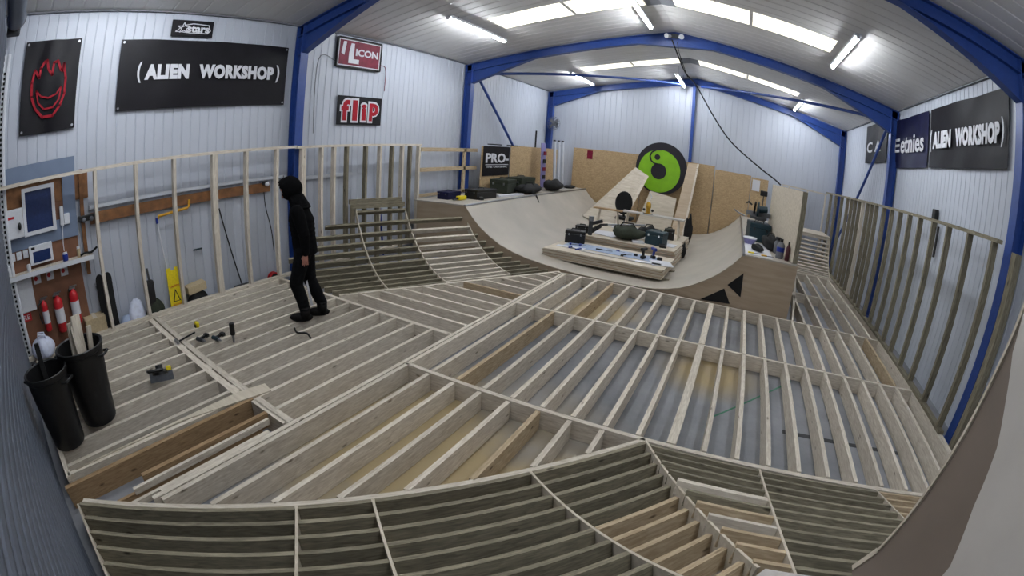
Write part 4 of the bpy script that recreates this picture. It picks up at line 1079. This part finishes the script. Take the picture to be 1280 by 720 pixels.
for body, x, w, h, y in (('f', -.40, .22, .44, 0), ('l', -.15, .13, .44, 0), ('i', .10, .13, .36, -.03), ('p', .38, .26, .40, -.02)):
    lo = text('letter_outline', body, LETTER, M @ Matrix.Translation(V((x, y, .016))), w+.07, h+.05, t, .07)
    text('letter', body, REDLET, M @ Matrix.Translation(V((x, y, .022))), w, h-.03, lo, .04)
# right wall banners
M = face_right(6.66, 3.83, XR-.045)
t = thing('long_banner', 'long black banner reading (ALIEN WORKSHOP) on the right wall', 'banner', (XR, 6.6, 3.3))
vinyl(t, M, 2.82, 1.04, BANNER, seed=9, amp=.016)
wordmark(t, M @ Matrix.Translation(V((.0, -.06, .012))), 2.66, .29)
M = face_right(9.27, 3.83, XR-.045)
t = thing('navy_banner', 'navy banner reading etnies with a striped logo on the right wall', 'banner', (XR, 9.27, 3.3))
vinyl(t, M, 2.18, 1.04, NAVY, seed=11, amp=.012)
text('lettering', 'etnies', LETTER, M @ Matrix.Translation(V((.25, -.05, .03))), 1.35, .36, t, .02)
for k in range(3): MB().box((-.68, -.05+(k-1)*.12, .028), (.34, .055, .006)).build('logo_bar', LETTER, t, M)
MB().box((-.83, -.05, .028), (.08, .3, .006)).build('logo_bar', LETTER, t, M)
M = face_right(11.75, 3.95, XR-.045)
t = thing('dark_banner', 'dark banner half hidden behind the middle blue column, right wall', 'banner', (XR, 11.7, 3.4))
vinyl(t, M, 1.9, 1.0, BANNER, seed=13, amp=.01)
text('lettering', 'C A', LETTER, M @ Matrix.Translation(V((-.1, -.1, .028))), 1.3, .28, t, .02)

# ================================================================== LEFT WALL SERVICES
t = thing('wall_rail', 'brown timber rail with white trunking along the left wall', 'rail', (XL+.06, 2.6, 1.72))
bar('timber', (XL+.06, .98, 1.72), (XL+.06, 4.25, 1.72), .05, .15, RAILBROWN, t)
bar('trunking', (XL+.06, .98, 1.87), (XL+.06, 4.6, 1.87), .06, .05, WHITESTEEL, t)
t = thing('wall_rail', 'short white trunking behind the far left studs', 'rail', (XL+.06, 5.5, 1.8)); bar('trunking', (XL+.06, 4.9, 1.80), (XL+.06, 6.2, 1.80), .06, .06, WHITESTEEL, t)
sheet('backing_board', (XL+.05, .14, 1.04), (.03, 1.22, 2.0), BROWNBOARD, 'brown hardboard backing behind the fire extinguishers')
sheet('backing_board', (XL+.035, .25, 2.2), (.02, 1.45, .38), RAILBROWN, 'stained brown board behind the small framed window')
sheet('grey_board', (XL+.075, .14, 2.47), (.03, 1.25, .24), GREYPAINT, 'grey painted board at the top above the framed window')
sheet('grey_board', (XL+.07, .14, 1.68), (.03, 1.25, .26), GREYPAINT, 'grey painted board below the framed window')
sheet('grey_board', (XL+.07, .66, 2.08), (.03, .2, .54), GREYPAINT, 'upright grey painted board right of the framed window')
bar('timber_stud', (XL+.07, .86, 1.0), (XL+.07, .86, 2.4), .05, .06, RAILBROWN, up=(0, 1, 0), label='stained upright stud right of the grey boards', cat='stud')
M = face_left(.165, 2.0, XL+.10)
t = thing('framed_window', 'small white framed window with dark blue glass on the left wall', 'window', (XL+.1, .16, 1.7))
for a, b in (((-.235, 0), (.05, .60)), ((.235, 0), (.05, .60))): MB().box((a[0], a[1], .02), (b[0], b[1], .04)).build('frame_stile', WHITE, t, M)
for y in (-.275, .275): MB().box((0, y, .02), (.42, .05, .04)).build('frame_rail', WHITE, t, M)
MB().box((0, 0, .01), (.42, .5, .01)).build('glass', GLASSM, t, M)
M = face_left(-.25, 1.9, XL+.12)
t = thing('fuse_box', 'white electrical box with a red label, left of the framed window', 'electrical box', (XL+.1, -.25, 1.7))
MB().box((0, 0, .03), (.30, .36, .12), bev=.01).build('case', WHITE, t, M); MB().box((-.04, .08, .092), (.1, .03, .004)).build('red_label', RED, t, M); MB().ball((.09, -.04, .1), (.03, .05, .03), 12).build('switch_handle', BLACK, t, M, smooth=True)
M = face_left(.125, 1.45, XL+.11)
t = thing('control_panel', 'white alarm panel with a dark blue face, on the shelf', 'panel', (XL+.1, .12, 1.3))
MB().box((0, 0, .03), (.38, .24, .07), bev=.008).build('case', WHITE, t, M); MB().box((.01, -.025, .066), (.28, .14, .004)).build('display', GLASSM, t, M); MB().box((-.12, .09, .066), (.06, .03, .004)).build('indicator', BLACK, t, M)
for i in range(3):
    t = thing('white_socket', 'white electrical socket in the row of three above the shelf', 'socket', (XL+.1, -.34+i*.1, 1.49), group='row of three white sockets')
    MB().box((XL+.10, -.34+i*.11, 1.49), (.03, .085, .1), bev=.006).build('plate', WHITE, t); MB().box((XL+.118, -.34+i*.11, 1.5), (.006, .03, .03)).build('switch', PAPER, t)
t = thing('phone_handset', 'white intercom handset on the wall right of the framed window', 'phone', (XL+.1, .54, 1.78))
MB().box((XL+.11, .52, 1.85), (.05, .06, .26), bev=.015).build('handset', WHITE, t); MB().box((XL+.10, .60, 1.80), (.05, .09, .14), bev=.01).build('cradle', WHITE, t)
MB().tube([(XL+.13, .52, 1.73), (XL+.13, .50, 1.5), (XL+.14, .50, 1.40)], .006, 6).build('cord', WHITE, t, smooth=True)
t = thing('wall_shelf', 'pale wooden shelf under the alarm panel on the left wall', 'shelf', (XL+.2, .2, 1.25))
MB().box((XL+.19, .22, 1.265), (.2, 1.45, .03)).build('board', PINE, t)
MB().box((XL+.285, .22, 1.25), (.018, 1.45, .06)).build('front_lip', WHITE, t)
for y, c, h, r, l in ((-.42, WHITE, .14, .045, 'white mug at the left end of the shelf'), (-.1, WHITE, .09, .035, 'small white cup in front of the alarm panel'), (.50, BLUEP, .11, .045, 'blue and white tin on the shelf'), (.72, CARTON, .14, .03, 'cream candle at the right end of the shelf')):
    t = thing('shelf_pot', l, 'pot', (XL+.2, y, 1.28)); MB().lathe([(r*.9, 0), (r, .01), (r, h*.8), (r*.9, h*.8)], (XL+.22, y, 1.281), 18).build('body', c, t, smooth=True); MB().lathe([(r*.8, h*.8), (r*.8, h), (.005, h)], (XL+.22, y, 1.281), 18).build('top', WHITE, t, smooth=True)
cable('dark_tool', [(XL+.25, .74, 1.30), (XL+.25, .82, 1.32), (XL+.25, .92, 1.31), (XL+.25, 1.02, 1.36)], .016, BLACKM, 'dark bent hand tool lying at the shelf end', 'tool')
for i, y in enumerate((.0, .22, .46)):
    t = thing('safety_sticker', 'square safety notice with a red mark, %s of three over the extinguishers' % ('left', 'middle', 'right')[i], 'notice', (XL+.07, y, 1.12))
    MB().box((XL+.068, y, 1.13), (.005, .12, .12)).build('card', PAPER, t); MB().cyl((XL+.069, y-.02, 1.14), (XL+.074, y-.02, 1.14), .03, n=14).build('red_mark', RED, t)
t = thing('white_cabinet', 'plain white board hanging under the left end of the shelf', 'board', (XL+.09, -.28, .97)); MB().box((XL+.09, -.28, .97), (.04, .37, .42), bev=.006).build('panel', WHITE, t)
t = thing('red_notice', 'small red lettered notice under the white board', 'notice', (XL+.07, -.32, .70)); MB().box((XL+.07, -.33, .69), (.006, .24, .11)).build('card', RED, t); text('lettering', 'FIRE', LETTER, face_left(-.33, .69, XL+.075), .18, .06, t, .0)
def extinguisher(y, z, h, r, label, hose=True, c=RED):
    x = XL+.17
    t = thing('fire_extinguisher', label, 'fire extinguisher', (x, y, z))
    cyl = MB().lathe([(r*.8, 0), (r, .02), (r, h*.78), (r*.85, h*.85), (r*.4, h*.9), (r*.35, h*.94)], (x, y, z), 22).build('cylinder', c, t, smooth=True)
    MB().lathe([(r+.002, h*.25), (r+.002, h*.62)], (x, y, z), 22).build('paper_label', PAPER, cyl, smooth=True)
    MB().box((x, y, z+h*.96), (.03, .1, .025)).box((x, y+.02, z+h*1.01), (.02, .12, .015)).build('lever', CHROME, t)
    MB().cyl((x, y-.03, z+h*.93), (x, y-.07, z+h*.93), .02, n=12).build('gauge', BLACK, t, smooth=True)
    if hose: MB().tube([(x+.02, y-.03, z+h*.93), (x+.05, y-.1, z+h*.85), (x+.06, y-.1, z+h*.5), (x+.05, y-.08, z+h*.3)], .014, 8).build('hose', BLACK, t, smooth=True)
    MB().box((XL+.085, y, z+h*.6), (.05, .05, .1)).build('bracket', DGREY, t)
extinguisher(.03, .45, .44, .052, 'slim red extinguisher with a black horn, leftmost of three')
extinguisher(.26, .38, .52, .075, 'red fire extinguisher in the middle of three', False)
extinguisher(.53, .42, .50, .072, 'red fire extinguisher, rightmost of three, near the carton', False)
t = thing('carrier_bag', 'white and blue plastic carrier bag on the floor under the extinguishers', 'bag', (-6.5, -.12, .2))
m = MB().ball((0, 0, .12), (.13, .17, .16), 18)
for v in m.bm.verts:
    v.co.x *= 1+.2*math.sin(23*v.co.y+9*v.co.z); v.co.y *= 1+.18*math.sin(29*v.co.x+11*v.co.z); v.co.z = max(0, v.co.z)
m.build('body', BAG, t, Matrix.Translation(V((-6.42, -.14, .2))), smooth='all')
for s in (-1, 1): MB().tube([(-6.42+s*.03, -.2, .43), (-6.42+s*.05, -.17, .52), (-6.42+s*.05, -.08, .50), (-6.42+s*.03, -.06, .42)], .012, 6).build('handle', BAG, t, smooth=True)
sheet('white_worksheet', (-6.0, -.1, .208), (.5, .3, .012), PAPER, 'white board lying on the joists behind the bins', 'board')
t = thing('cardboard_carton', 'cream cardboard carton at the foot of the first stud', 'box', (-6.62, .82, 0)); MB().box((XL+.16, .80, .22), (.26, .34, .44), bev=.004).build('body', CARTON, t); MB().box((XL+.16, .80, .445), (.27, .06, .008)).build('tape', PLY, t)
def skateboard(y, h, lean, label):
    t = thing('long_deck', label, 'board', (XL+.15, y, .0))
    m = MB(); n = 18; poly = []
    for i in range(n+1):
        a = PI*i/n; poly.append((.065*math.cos(a), h/2-.1+.1*math.sin(a)))
    for i in range(n+1):
        a = PI+PI*i/n; poly.append((.065*math.cos(a), -h/2+.1+.1*math.sin(a)))
    M = face_left(y, h/2+.02, XL+.14) @ Matrix.Rotation(lean, 4, 'X')
    m.prism([(a, b, 0) for a, b in poly], (0, 0, .012)).build('deck', BLACKM, t, M)
    for z in (-h*.32, h*.32):
        MB().box((0, z, -.02), (.05, .04, .03)).build('truck', CHROME, t, M)
        for s in (-1, 1): MB().cyl((s*.06-.012, z, -.035), (s*.06+.012, z, -.035), .02, n=12).build('wheel', GREYP, t, M)
skateboard(1.0, .95, 0, 'tall black deck on end just left of the second stud')
skateboard(1.14, .95, 0, 'tall black deck on end just right of the second stud')
for i, (y, w, h, c, l) in enumerate(((1.35, .32, .3, PALEBLUE, 'low pale blue plastic bag heap left of the third stud'), (1.52, .28, .48, BAG, 'taller clear plastic bag standing behind the low blue heap'), (1.85, .3, .4, OLIVE, 'dark bag heap left of the yellow floor sign'), (2.62, .36, .34, BLACKM, 'dark jumble under the cream box right of the yellow sign'))):
    bag(XL+.18, y, 0.0, (.26, w, h), 0, l, c, 30+i, name='plastic_bag' if i < 2 else 'rubbish_bag', straps=False)
t = thing('cream_box', 'cream box resting on the dark jumble behind the joists', 'box', (XL+.17, 2.62, .33)); MB().box((XL+.17, 2.62, .40), (.2, .34, .12), Matrix.Rotation(.1, 3, 'X'), .006).build('body', CARTON, t)
t = thing('upright_vacuum', 'dark upright vacuum cleaner right of the third stud', 'vacuum cleaner', (XL+.18, 1.82, 0)); MB().box((XL+.18, 1.82, .45), (.12, .13, .5), bev=.03).build('body', BLACK, t, smooth=True); MB().cyl((XL+.18, 1.82, .70), (XL+.12, 1.82, .86), .018, n=10).build('handle', DGREY, t, smooth=True); MB().box((XL+.22, 1.82, .1), (.2, .24, .2), bev=.02).build('foot', BLACK, t)
# wet floor sign
t = thing('wet_floor_sign', 'tall yellow wet floor warning sign leaning on the left wall', 'warning sign', (XL+.2, 2.23, .0))
M = face_left(2.235, .46, XL+.20) @ Matrix.Rotation(-.12, 4, 'X')
pnl = MB().prism([(-.13, -.44, 0), (.12, -.44, 0), (.10, .26, 0), (.10, .33, 0), (.05, .33, 0), (.04, .29, 0), (-.02, .29, 0), (-.03, .33, 0), (-.10, .33, 0)], (0, 0, .02)).build('panel', YELLOW, t, M)
text('lettering', 'CAUTION', RED, M @ Matrix.Translation(V((0, .06, .022))), .17, .035, pnl, .0)
text('lettering', 'WET FLOOR', RED, M @ Matrix.Translation(V((0, -.22, .022))), .17, .035, pnl, .0)
MB().prism([(-.07, -.17, .021), (.07, -.17, .021), (0, .02, .021)], (0, 0, .002)).build('warning_triangle', BLACK, pnl, M)
MB().prism([(-.045, -.158, .024), (.045, -.158, .024), (0, -.02, .024)], (0, 0, .001)).build('triangle_centre', YELLOW, pnl, M)
# yellow pipe, broom, squeegee
MB().tube([(XL+.12, 2.10, 1.52), (XL+.12, 2.11, 1.56), (XL+.12, 2.62, 1.60), (XL+.12, 2.65, 1.62), (XL+.12, 2.66, 1.72)], .02, 10).build('gas_pipe', YELLOWP, label='bent yellow pipe below the brown wall rail', cat='pipe', smooth=True)
t = thing('squeegee', 'long white handled pole hanging from the yellow pipe', 'pole', (XL+.1, 2.12, .2)); MB().cyl((XL+.12, 2.08, 1.50), (XL+.13, 2.24, .25), .011, n=8).build('shaft', WHITE, t, smooth=True); MB().cyl((XL+.12, 2.08, 1.46), (XL+.12, 2.075, 1.54), .022, n=10).build('grip', BLUEP, t, smooth=True)
t = thing('broom', 'dark broom leaning on the wall right of the double stud', 'broom', (XL+.15, 3.5, .1)); MB().cyl((XL+.08, 3.22, 1.50), (XL+.2, 3.50, .24), .012, n=8).build('handle', BLACKM, t, smooth=True); MB().box((XL+.2, 3.50, .21), (.06, .30, .06), bev=.01).build('head', DGREY, t); MB().box((XL+.2, 3.50, .12), (.05, .28, .14)).build('bristles', BLACKM, t)
t = thing('tool_holder', 'thin green clip on the wall below the yellow pipe', 'clip', (XL+.05, 2.79, .93)); MB().box((XL+.045, 2.79, .935), (.03, .16, .02)).build('rail', TEAL, t)
for k in range(2): MB().cyl((XL+.06, 2.74+.1*k, .935), (XL+.1, 2.74+.1*k, .935), .008, n=8).build('peg', BLACK, t)
t = thing('cable_reel', 'red cable reel at the foot of the wall behind the person', 'reel', (XL+.2, 4.1, .12)); c = V((XL+.2, 4.14, .20))
for s in (0, .07): MB().cyl(c+V((s, 0, 0)), c+V((s+.012, 0, 0)), .11, n=24).build('flange', RED, t, smooth=True)
MB().cyl(c+V((.01, 0, 0)), c+V((.09, 0, 0)), .085, n=20).build('cable_coil', BLACKM, t, smooth=True); MB().box(c+V((.04, 0, -.145)), (.12, .2, .11)).build('stand', BLACK, t)
cable('wall_cable', [(XL+.07, 4.12, 1.72), (XL+.06, 4.16, 1.4), (XL+.07, 4.26, 1.0), (XL+.07, 4.30, .6)], .008, BLACKM, 'thin dark cable hanging behind the person')
t = thing('security_lamp', 'small white lamp at the right end of the brown rail', 'lamp', (XL+.1, 4.12, 1.76)); MB().box((XL+.11, 4.12, 1.80), (.05, .1, .06), bev=.01).build('bracket', BLACK, t); MB().ball((XL+.16, 4.14, 1.78), .04, 12).build('lamp_head', WHITE, t, smooth=True)
t = thing('wall_sockets', 'dark double socket box at the left end of the brown rail', 'socket', (XL+.1, .95, 1.76)); MB().box((XL+.11, .93, 1.75), (.05, .3, .08), bev=.01).build('box', BLACK, t)
for k in range(2): MB().ball((XL+.14, .87+.12*k, 1.73), .035, 10).build('plug', GREYP, t, smooth=True)
t = thing('hanging_plug', 'black cable end hanging in front of the wall beside the person', 'cable', (XL+.3, 4.62, 1.5)); MB().cyl((XL+.28, 4.40, 1.62), (XL+.28, 4.40, 1.9), .006, n=6).build('cord', BLACKM, t); MB().box((XL+.28, 4.40, 1.57), (.05, .06, .1), bev=.01).build('plug', BLACK, t)
bar('blue_pole', (XL+.1, 7.12, 0), (XL+.1, 6.9, 2.0), .03, .03, BLUEP, label='short blue pole leaning behind the green studs', cat='pole', up=(1, 0, 0))

# ================================================================== ROLLER SHUTTER DOOR (end wall)
t = place('door_1', None, None, Matrix.Translation(V((-2.9, -.47, 0))), kind='structure')
m = MB(); prof2 = []; z = 0.02
while z < 4.1:
    prof2 += [(-.44, z), (-.43, z+.012), (-.425, z+.035), (-.43, z+.058), (-.44, z+.07)]; z += .076
m.strip([(-6.55, y, z) for y, z in prof2], [(.9, y, z) for y, z in prof2])
m.build('shutter_curtain', SHUTTER, t)
g = MB().box((-6.60, -.40, 2.0), (.05, .13, 4.0)).box((-6.56, -.36, 2.0), (.03, .03, 4.0)); g.build('shutter_guide', WHITE, t)
s = MB()
for k in range(60): s.box((-6.572, -.40, .1+k*.062), (.006, .03, .034))
s.build('guide_slots', BLACKM, t)
MB().cyl((-6.3, -.33, 4.36), (.6, -.33, 4.36), .13, n=24).build('shutter_roll', SHUTTER, t, smooth=True)
MB().cyl((-6.34, -.33, 4.38), (-6.30, -.33, 4.38), .15, n=24).build('end_plate', GREYP, t, smooth=True)
MB().box((-6.45, -.35, 4.3), (.14, .2, .2), bev=.02).build('drive_box', DGREY, t)

# ================================================================== BINS
def bin_(x, y, z, h, r0, r1, label, tilt=0):
    t = thing('dustbin', label, 'bin', (x, y, z))
    M = Matrix.Translation(V((x, y, z))) @ Matrix.Rotation(tilt, 4, 'Y')
    body = MB().lathe([(r0*.96, .0), (r0, .015), (r1, h-.06), (r1*1.05, h-.05), (r1*1.07, h-.005), (r1*1.03, h), (r1*.96, h-.01), (r0*.93, .03), (.01, .025)], n=32).build('body', BLACK, t, M, smooth=True)
    for s in (-1, 1):
        MB().tube([(s*r1*1.0, -.07, h-.1), (s*(r1+.055), -.06, h-.09), (s*(r1+.065), 0, h-.085), (s*(r1+.055), .06, h-.09), (s*r1*1.0, .07, h-.1)], .013, 8).build('handle', BLACK, body, M @ Matrix.Rotation(.9, 4, 'Z'), smooth=True)
    return t
bin_(-4.27, .28, DZ, .74, .19, .25, 'black dustbin holding pale wood offcuts')
bin_(-4.08, -.14, DZ, .70, .17, .22, 'black dustbin nearest the roller shutter, with nothing pale in it')
for i, (dx, dy, tx, ty, L, w) in enumerate(((-.10, -.08, -.05, .06, .86, .10), (-.02, -.0, -.10, .04, .92, .12), (.04, .02, -.14, -.02, .84, .09), (-.06, .06, -.02, .1, .8, .06))):
    a = V((-4.27+dx, .28+dy, DZ+.04)); b = a+V((tx, ty, L))
    bar('wood_offcut', a, b, w, .02, PINE, up=(1, .6, 0), label='pale wood offcut sticking out of the dustbin', cat='offcut', group='offcuts in the dustbin')
bar('dark_offcut', (-4.16, -.16, .24), (-4.30, -.16, 1.06), .07, .05, BLACKM, up=(0, 1, 0), label='dark rag covered stick in the bin by the shutter', cat='stick')

# tools on the joists -------------------------------------------------
def circ_saw(x, y, rz, label):
    t = thing('circular_saw', label, 'power tool', (x, y, DZ), rz); M = local(t) @ Matrix.Translation(V((0, 0, .06))) @ Matrix.Rotation(1.2, 4, 'X') @ Matrix.Scale(.95, 4)
    MB().box((0, 0, .008), (.30, .13, .008)).build('base_plate', CHROME, t, M)
    MB().cyl((0, .02, .09), (0, .05, .09), .1, n=24).build('blade_guard', BLACK, t, M, smooth=True)
    MB().cyl((0, .012, .075), (0, .016, .075), .085, n=28).build('blade', CHROME, t, M, smooth=True)
    MB().cyl((0, .05, .09), (0, -.12+.24, .09), .045, n=16).build('motor', DGREY, t, M, smooth=True)
    MB().tube([(.05, .07, .16), (-.03, .07, .2), (-.13, .07, .18), (-.15, .07, .1)], .018, 8).build('handle', BLACK, t, M, smooth=True)
    MB().box((.12, .07, .13), (.06, .05, .05), bev=.01).build('battery', YELLOW, t, M)
circ_saw(-4.47, 1.15, 1.2, 'black and silver circular saw lying on the left joists')
def drill_flat(x, y, rz, label, c):
    t = thing('cordless_drill', label, 'power tool', (x, y, DZ), rz); M = local(t) @ Matrix.Scale(.75, 4)
    MB().cyl((-.09, 0, .04), (.07, 0, .04), .035, n=14).build('motor_body', c, t, M, smooth=True)
    MB().cyl((.07, 0, .04), (.14, 0, .04), .026, .014, 12).build('chuck', CHROME, t, M, smooth=True)
    MB().bar((-.03, 0, .04), (-.05, .15, .035), .035, .04).build('grip', BLACK, t, M)
    MB().box((-.05, .19, .035), (.1, .07, .06), bev=.01).build('battery', BLACK, t, M)
drill_flat(-5.05, 1.95, .3, 'dark cordless drill lying nearest the spine beams', DGREY)
drill_flat(-4.92, 2.12, .2, 'dark cordless drill lying just beyond the first', TEAL)
t = thing('screw_gun', 'black narrow screw gun standing on the joists near the person', 'power tool', (-4.70, 2.27, DZ)); MB().cyl((-4.70, 2.27, DZ), (-4.70, 2.27, DZ+.1), .014, .02, 10).build('nose', CHROME, t, smooth=True); MB().cyl((-4.70, 2.27, DZ+.1), (-4.70, 2.27, DZ+.24), .034, n=12).build('motor_body', BLACK, t, smooth=True); MB().bar((-4.70, 2.27, DZ+.2), (-4.80, 2.30, DZ+.16), .03, .04).build('grip', BLACK, t)
t = thing('yellow_tape_measure', 'small yellow tape measure on the joists behind the drills', 'tape measure', (-5.55, 2.13, DZ)); MB().box((-5.55, 2.13, DZ+.035), (.09, .05, .07), bev=.012).build('case', YELLOW, t); MB().box((-5.55, 2.10, DZ+.02), (.05, .02, .035)).build('grip', BLACK, t)
t = thing('hammer', 'dark hammer lying across the spine beams', 'hammer', (-5.2, 1.85, DZ)); MB().cyl((-5.25, 1.68, DZ+.02), (-5.35, 2.0, DZ+.02), .012, n=8).build('handle', BLACKM, t, smooth=True); MB().box((-5.25, 1.68, DZ+.03), (.12, .035, .04), bev=.006).build('head', CHROME, t)
# dark timbers lying in slots, floor marks
cable('dropped_cable', [(-4.45, 3.05, DZ+.01), (-4.3, 2.98, DZ+.015), (-4.2, 3.05, DZ+.012), (-4.05, 3.0, DZ+.01)], .012, BLACKM, 'short dark strap lying on the joists right of the person', 'strap')

# ================================================================== PERSON
def person():
    """walking away to the left; built facing +x then turned"""
    t = thing('person', 'person in a black hooded top, black trousers and black boots walking left', 'person', (-4.58, 3.40, DZ), math.radians(222))
    base = local(t)
    lean = lambda z: .11*(z-.9) if z > .9 else 0
    def blob(name, limbs, balls, mat, vox, smooth=6, boxes=()):
        """tapering limbs and rounded masses fused into one continuous skin"""
        m = MB()
        for pts in limbs:
            for (a, b) in zip(pts, pts[1:]):
                pa, pb = V(a[:3]), V(b[:3]); n = max(2, int((pb-pa).length/.02))
                ra = V(a[3:6]) if len(a) > 4 else V((a[3],)*3); rb = V(b[3:6]) if len(b) > 4 else V((b[3],)*3)
                n = max(2, int((pb-pa).length/(min(min(ra), min(rb))*.55)))
                for i in range(n+1):
                    u = i/n; m.qball(pa.lerp(pb, u), tuple(ra.lerp(rb, u)), 12)
        for c, r in balls: m.ball(c, r, 16)
        for v in m.bm.verts:
            if v.co.z > .9 : v.co.x += lean(v.co.z)
        me = bpy.data.meshes.new(name); m.bm.to_mesh(me); m.bm.free()
        tmp = bpy.data.objects.new('tmp_blob', me); COL.objects.link(tmp)
        rm = tmp.modifiers.new('r', 'REMESH'); rm.mode = 'VOXEL'; rm.voxel_size = vox; rm.use_smooth_shade = True
        sm = tmp.modifiers.new('s', 'SMOOTH'); sm.factor = .5; sm.iterations = smooth
        dg = bpy.context.evaluated_depsgraph_get(); dg.update()
        out = bpy.data.meshes.new_from_object(tmp.evaluated_get(dg)); out.name = name
        bpy.data.objects.remove(tmp)
        for p in out.polygons: p.use_smooth = True
        out.materials.clear(); out.materials.append(mat)
        return place(name, out, t, base)
    # joints
    hipL, kneeL, ankL = (.0, .09, .90), (.12, .10, .50), (.03, .10, .09)
    hipR, kneeR, ankR = (.0, -.09, .90), (-.03, -.10, .49), (-.17, -.10, .10)
    shL, elL, wrL = (-.01, .185, 1.40), (-.07, .215, 1.13), (-.05, .21, .90)
    shR, elR, wrR = (-.01, -.185, 1.40), (-.01, -.215, 1.13), (.07, -.20, .90)
    limbs = []; balls = []
    def add(*a): limbs.append(a)
    add((0, 0, .93, .10, .15, .09), (.0, 0, 1.08, .095, .135, .09), (.0, 0, 1.30, .11, .16, .10), (.01, 0, 1.40, .09, .13, .07))
    add((.02, 0, 1.42, .06, .06, .05), (.07, 0, 1.56, .052, .052, .05))
    for h, k, a in ((hipL, kneeL, ankL), (hipR, kneeR, ankR)):
        add(h+(.085,), k+(.056,)); add(k+(.056,), tuple(V(k).lerp(V(a), .35)-V((.015, 0, 0)))+(.055,), a+(.038,))
        add((a[0]-.03, a[1], .05, .035), (a[0]+.08, a[1], .045, .038), (a[0]+.16, a[1], .03, .027))
    for s, e, w in ((shL, elL, wrL), (shR, elR, wrR)):
        add(s+(.055,), e+(.042,)); add(e+(.042,), w+(.028,))
        sg = 1 if w[1] > 0 else -1
        x, y, z = w
        add((x, y, z, .026, .022, .02), (x+.005, y, z-.05, .038, .019, .03), (x+.008, y, z-.085, .040, .017, .02))
        for i, (dx, L) in enumerate(((-.030, .055), (-.010, .070), (.011, .074), (.031, .066))):
            add((x+.008+dx, y, z-.09, .0095), (x+.012+dx*1.15, y-sg*.006, z-.09-L*.5, .009), (x+.014+dx*1.15, y-sg*.026, z-.09-L*.92, .0075))
        add((x+.03, y-sg*.006, z-.035, .013), (x+.055, y-sg*.018, z-.065, .011), (x+.060, y-sg*.03, z-.095, .0088))
    # head with face
    hc = V((.115, 0, 1.665))
    balls += [(hc, (.092, .074, .112)), (hc+V((.045, 0, -.06)), (.05, .048, .05)), (hc+V((.088, 0, -.012)), (.022, .012, .022)), (hc+V((.083, 0, -.055)), (.014, .024, .008)),
              (hc+V((.075, 0, -.09)), (.022, .024, .016)), (hc+V((.07, 0, .03)), (.026, .05, .012))]
    for sg in (-1, 1): balls += [(hc+V((-.005, sg*.076, -.01)), (.02, .009, .032)), (hc+V((.045, sg*.045, -.03)), (.03, .025, .025))]
    blob('body', limbs, balls, SKIN, .006, 2)
    for sg in (-1, 1): MB().ball(hc+V((.080+lean(1.66), sg*.031, .012)), (.011, .014, .009), 12).build('eye', BLACK, t, base, smooth='all')
    # hooded top
    limbs = [((-.01, 0, .88, .165, .20, .05), (-.01, 0, 1.05, .165, .19, .09), (-.01, 0, 1.28, .175, .205, .10), (.0, 0, 1.40, .135, .18, .07)),
             ((0, 0, 1.42, .10, .12, .06), (.04, 0, 1.52, .085, .09, .05))]
    for s, e, w in ((shL, elL, wrL), (shR, elR, wrR)):
        limbs += [(s+(.09,), e+(.074,)), (e+(.074,), tuple(V(e).lerp(V(w), .93))+(.052,))]
    blob('hooded_top', limbs, [], HOODIE, .012, 5)
    # trousers with loose hems
    limbs = [((0, 0, .97, .14, .175, .06), (0, 0, .90, .15, .175, .07))]
    for h, k, a in ((hipL, kneeL, ankL), (hipR, kneeR, ankR)):
        limbs += [(h+(.12,), k+(.092,)), (k+(.092,), tuple(V(k).lerp(V(a), .5)-V((.02, 0, 0)))+(.086,), (a[0], a[1], a[2]+.08, .078))]
    blob('trousers', limbs, [], TROUSER, .011, 4)
    # hood, open at the front
    m = MB().ball(V((.085, 0, 1.67)), (.158, .13, .155), 30)
    bmesh.ops.delete(m.bm, geom=[v for v in m.bm.verts if v.co.x > .195 and 1.56 < v.co.z < 1.73], context='VERTS')
    for v in m.bm.verts:
        if v.co.z > 1.70 and v.co.x > .1: v.co.x += .03; v.co.z -= .015
        v.co.x += lean(v.co.z)
    m.build('hood', HOODIE, t, base, smooth='all')
    blob('hood_collar', [((-.02, 0, 1.44, .14, .155, .04), (.0, 0, 1.50, .13, .135, .04), (.03, 0, 1.58, .115, .115, .04))], [], HOODIE, .01, 3)
    for a in (ankL, ankR):
        m = MB().ball((a[0]+.055, a[1], .055), (.16, .06, .06), 18).cyl((a[0], a[1], .03), (a[0], a[1], .2), .066, .075, 16)
        for v in m.bm.verts: v.co.z = max(.0, v.co.z)
        m.build('boot', BOOT, t, base, smooth='all')
    for a, sg in ((ankL, 1),):
        MB().prism([(-.075, .03, .20), (-.045, .03, .19), (.0, .03, .50), (-.02, .03, .52)], (0, .01, 0)).build('pale_cloth_strip', PAPER, t, base)
person()
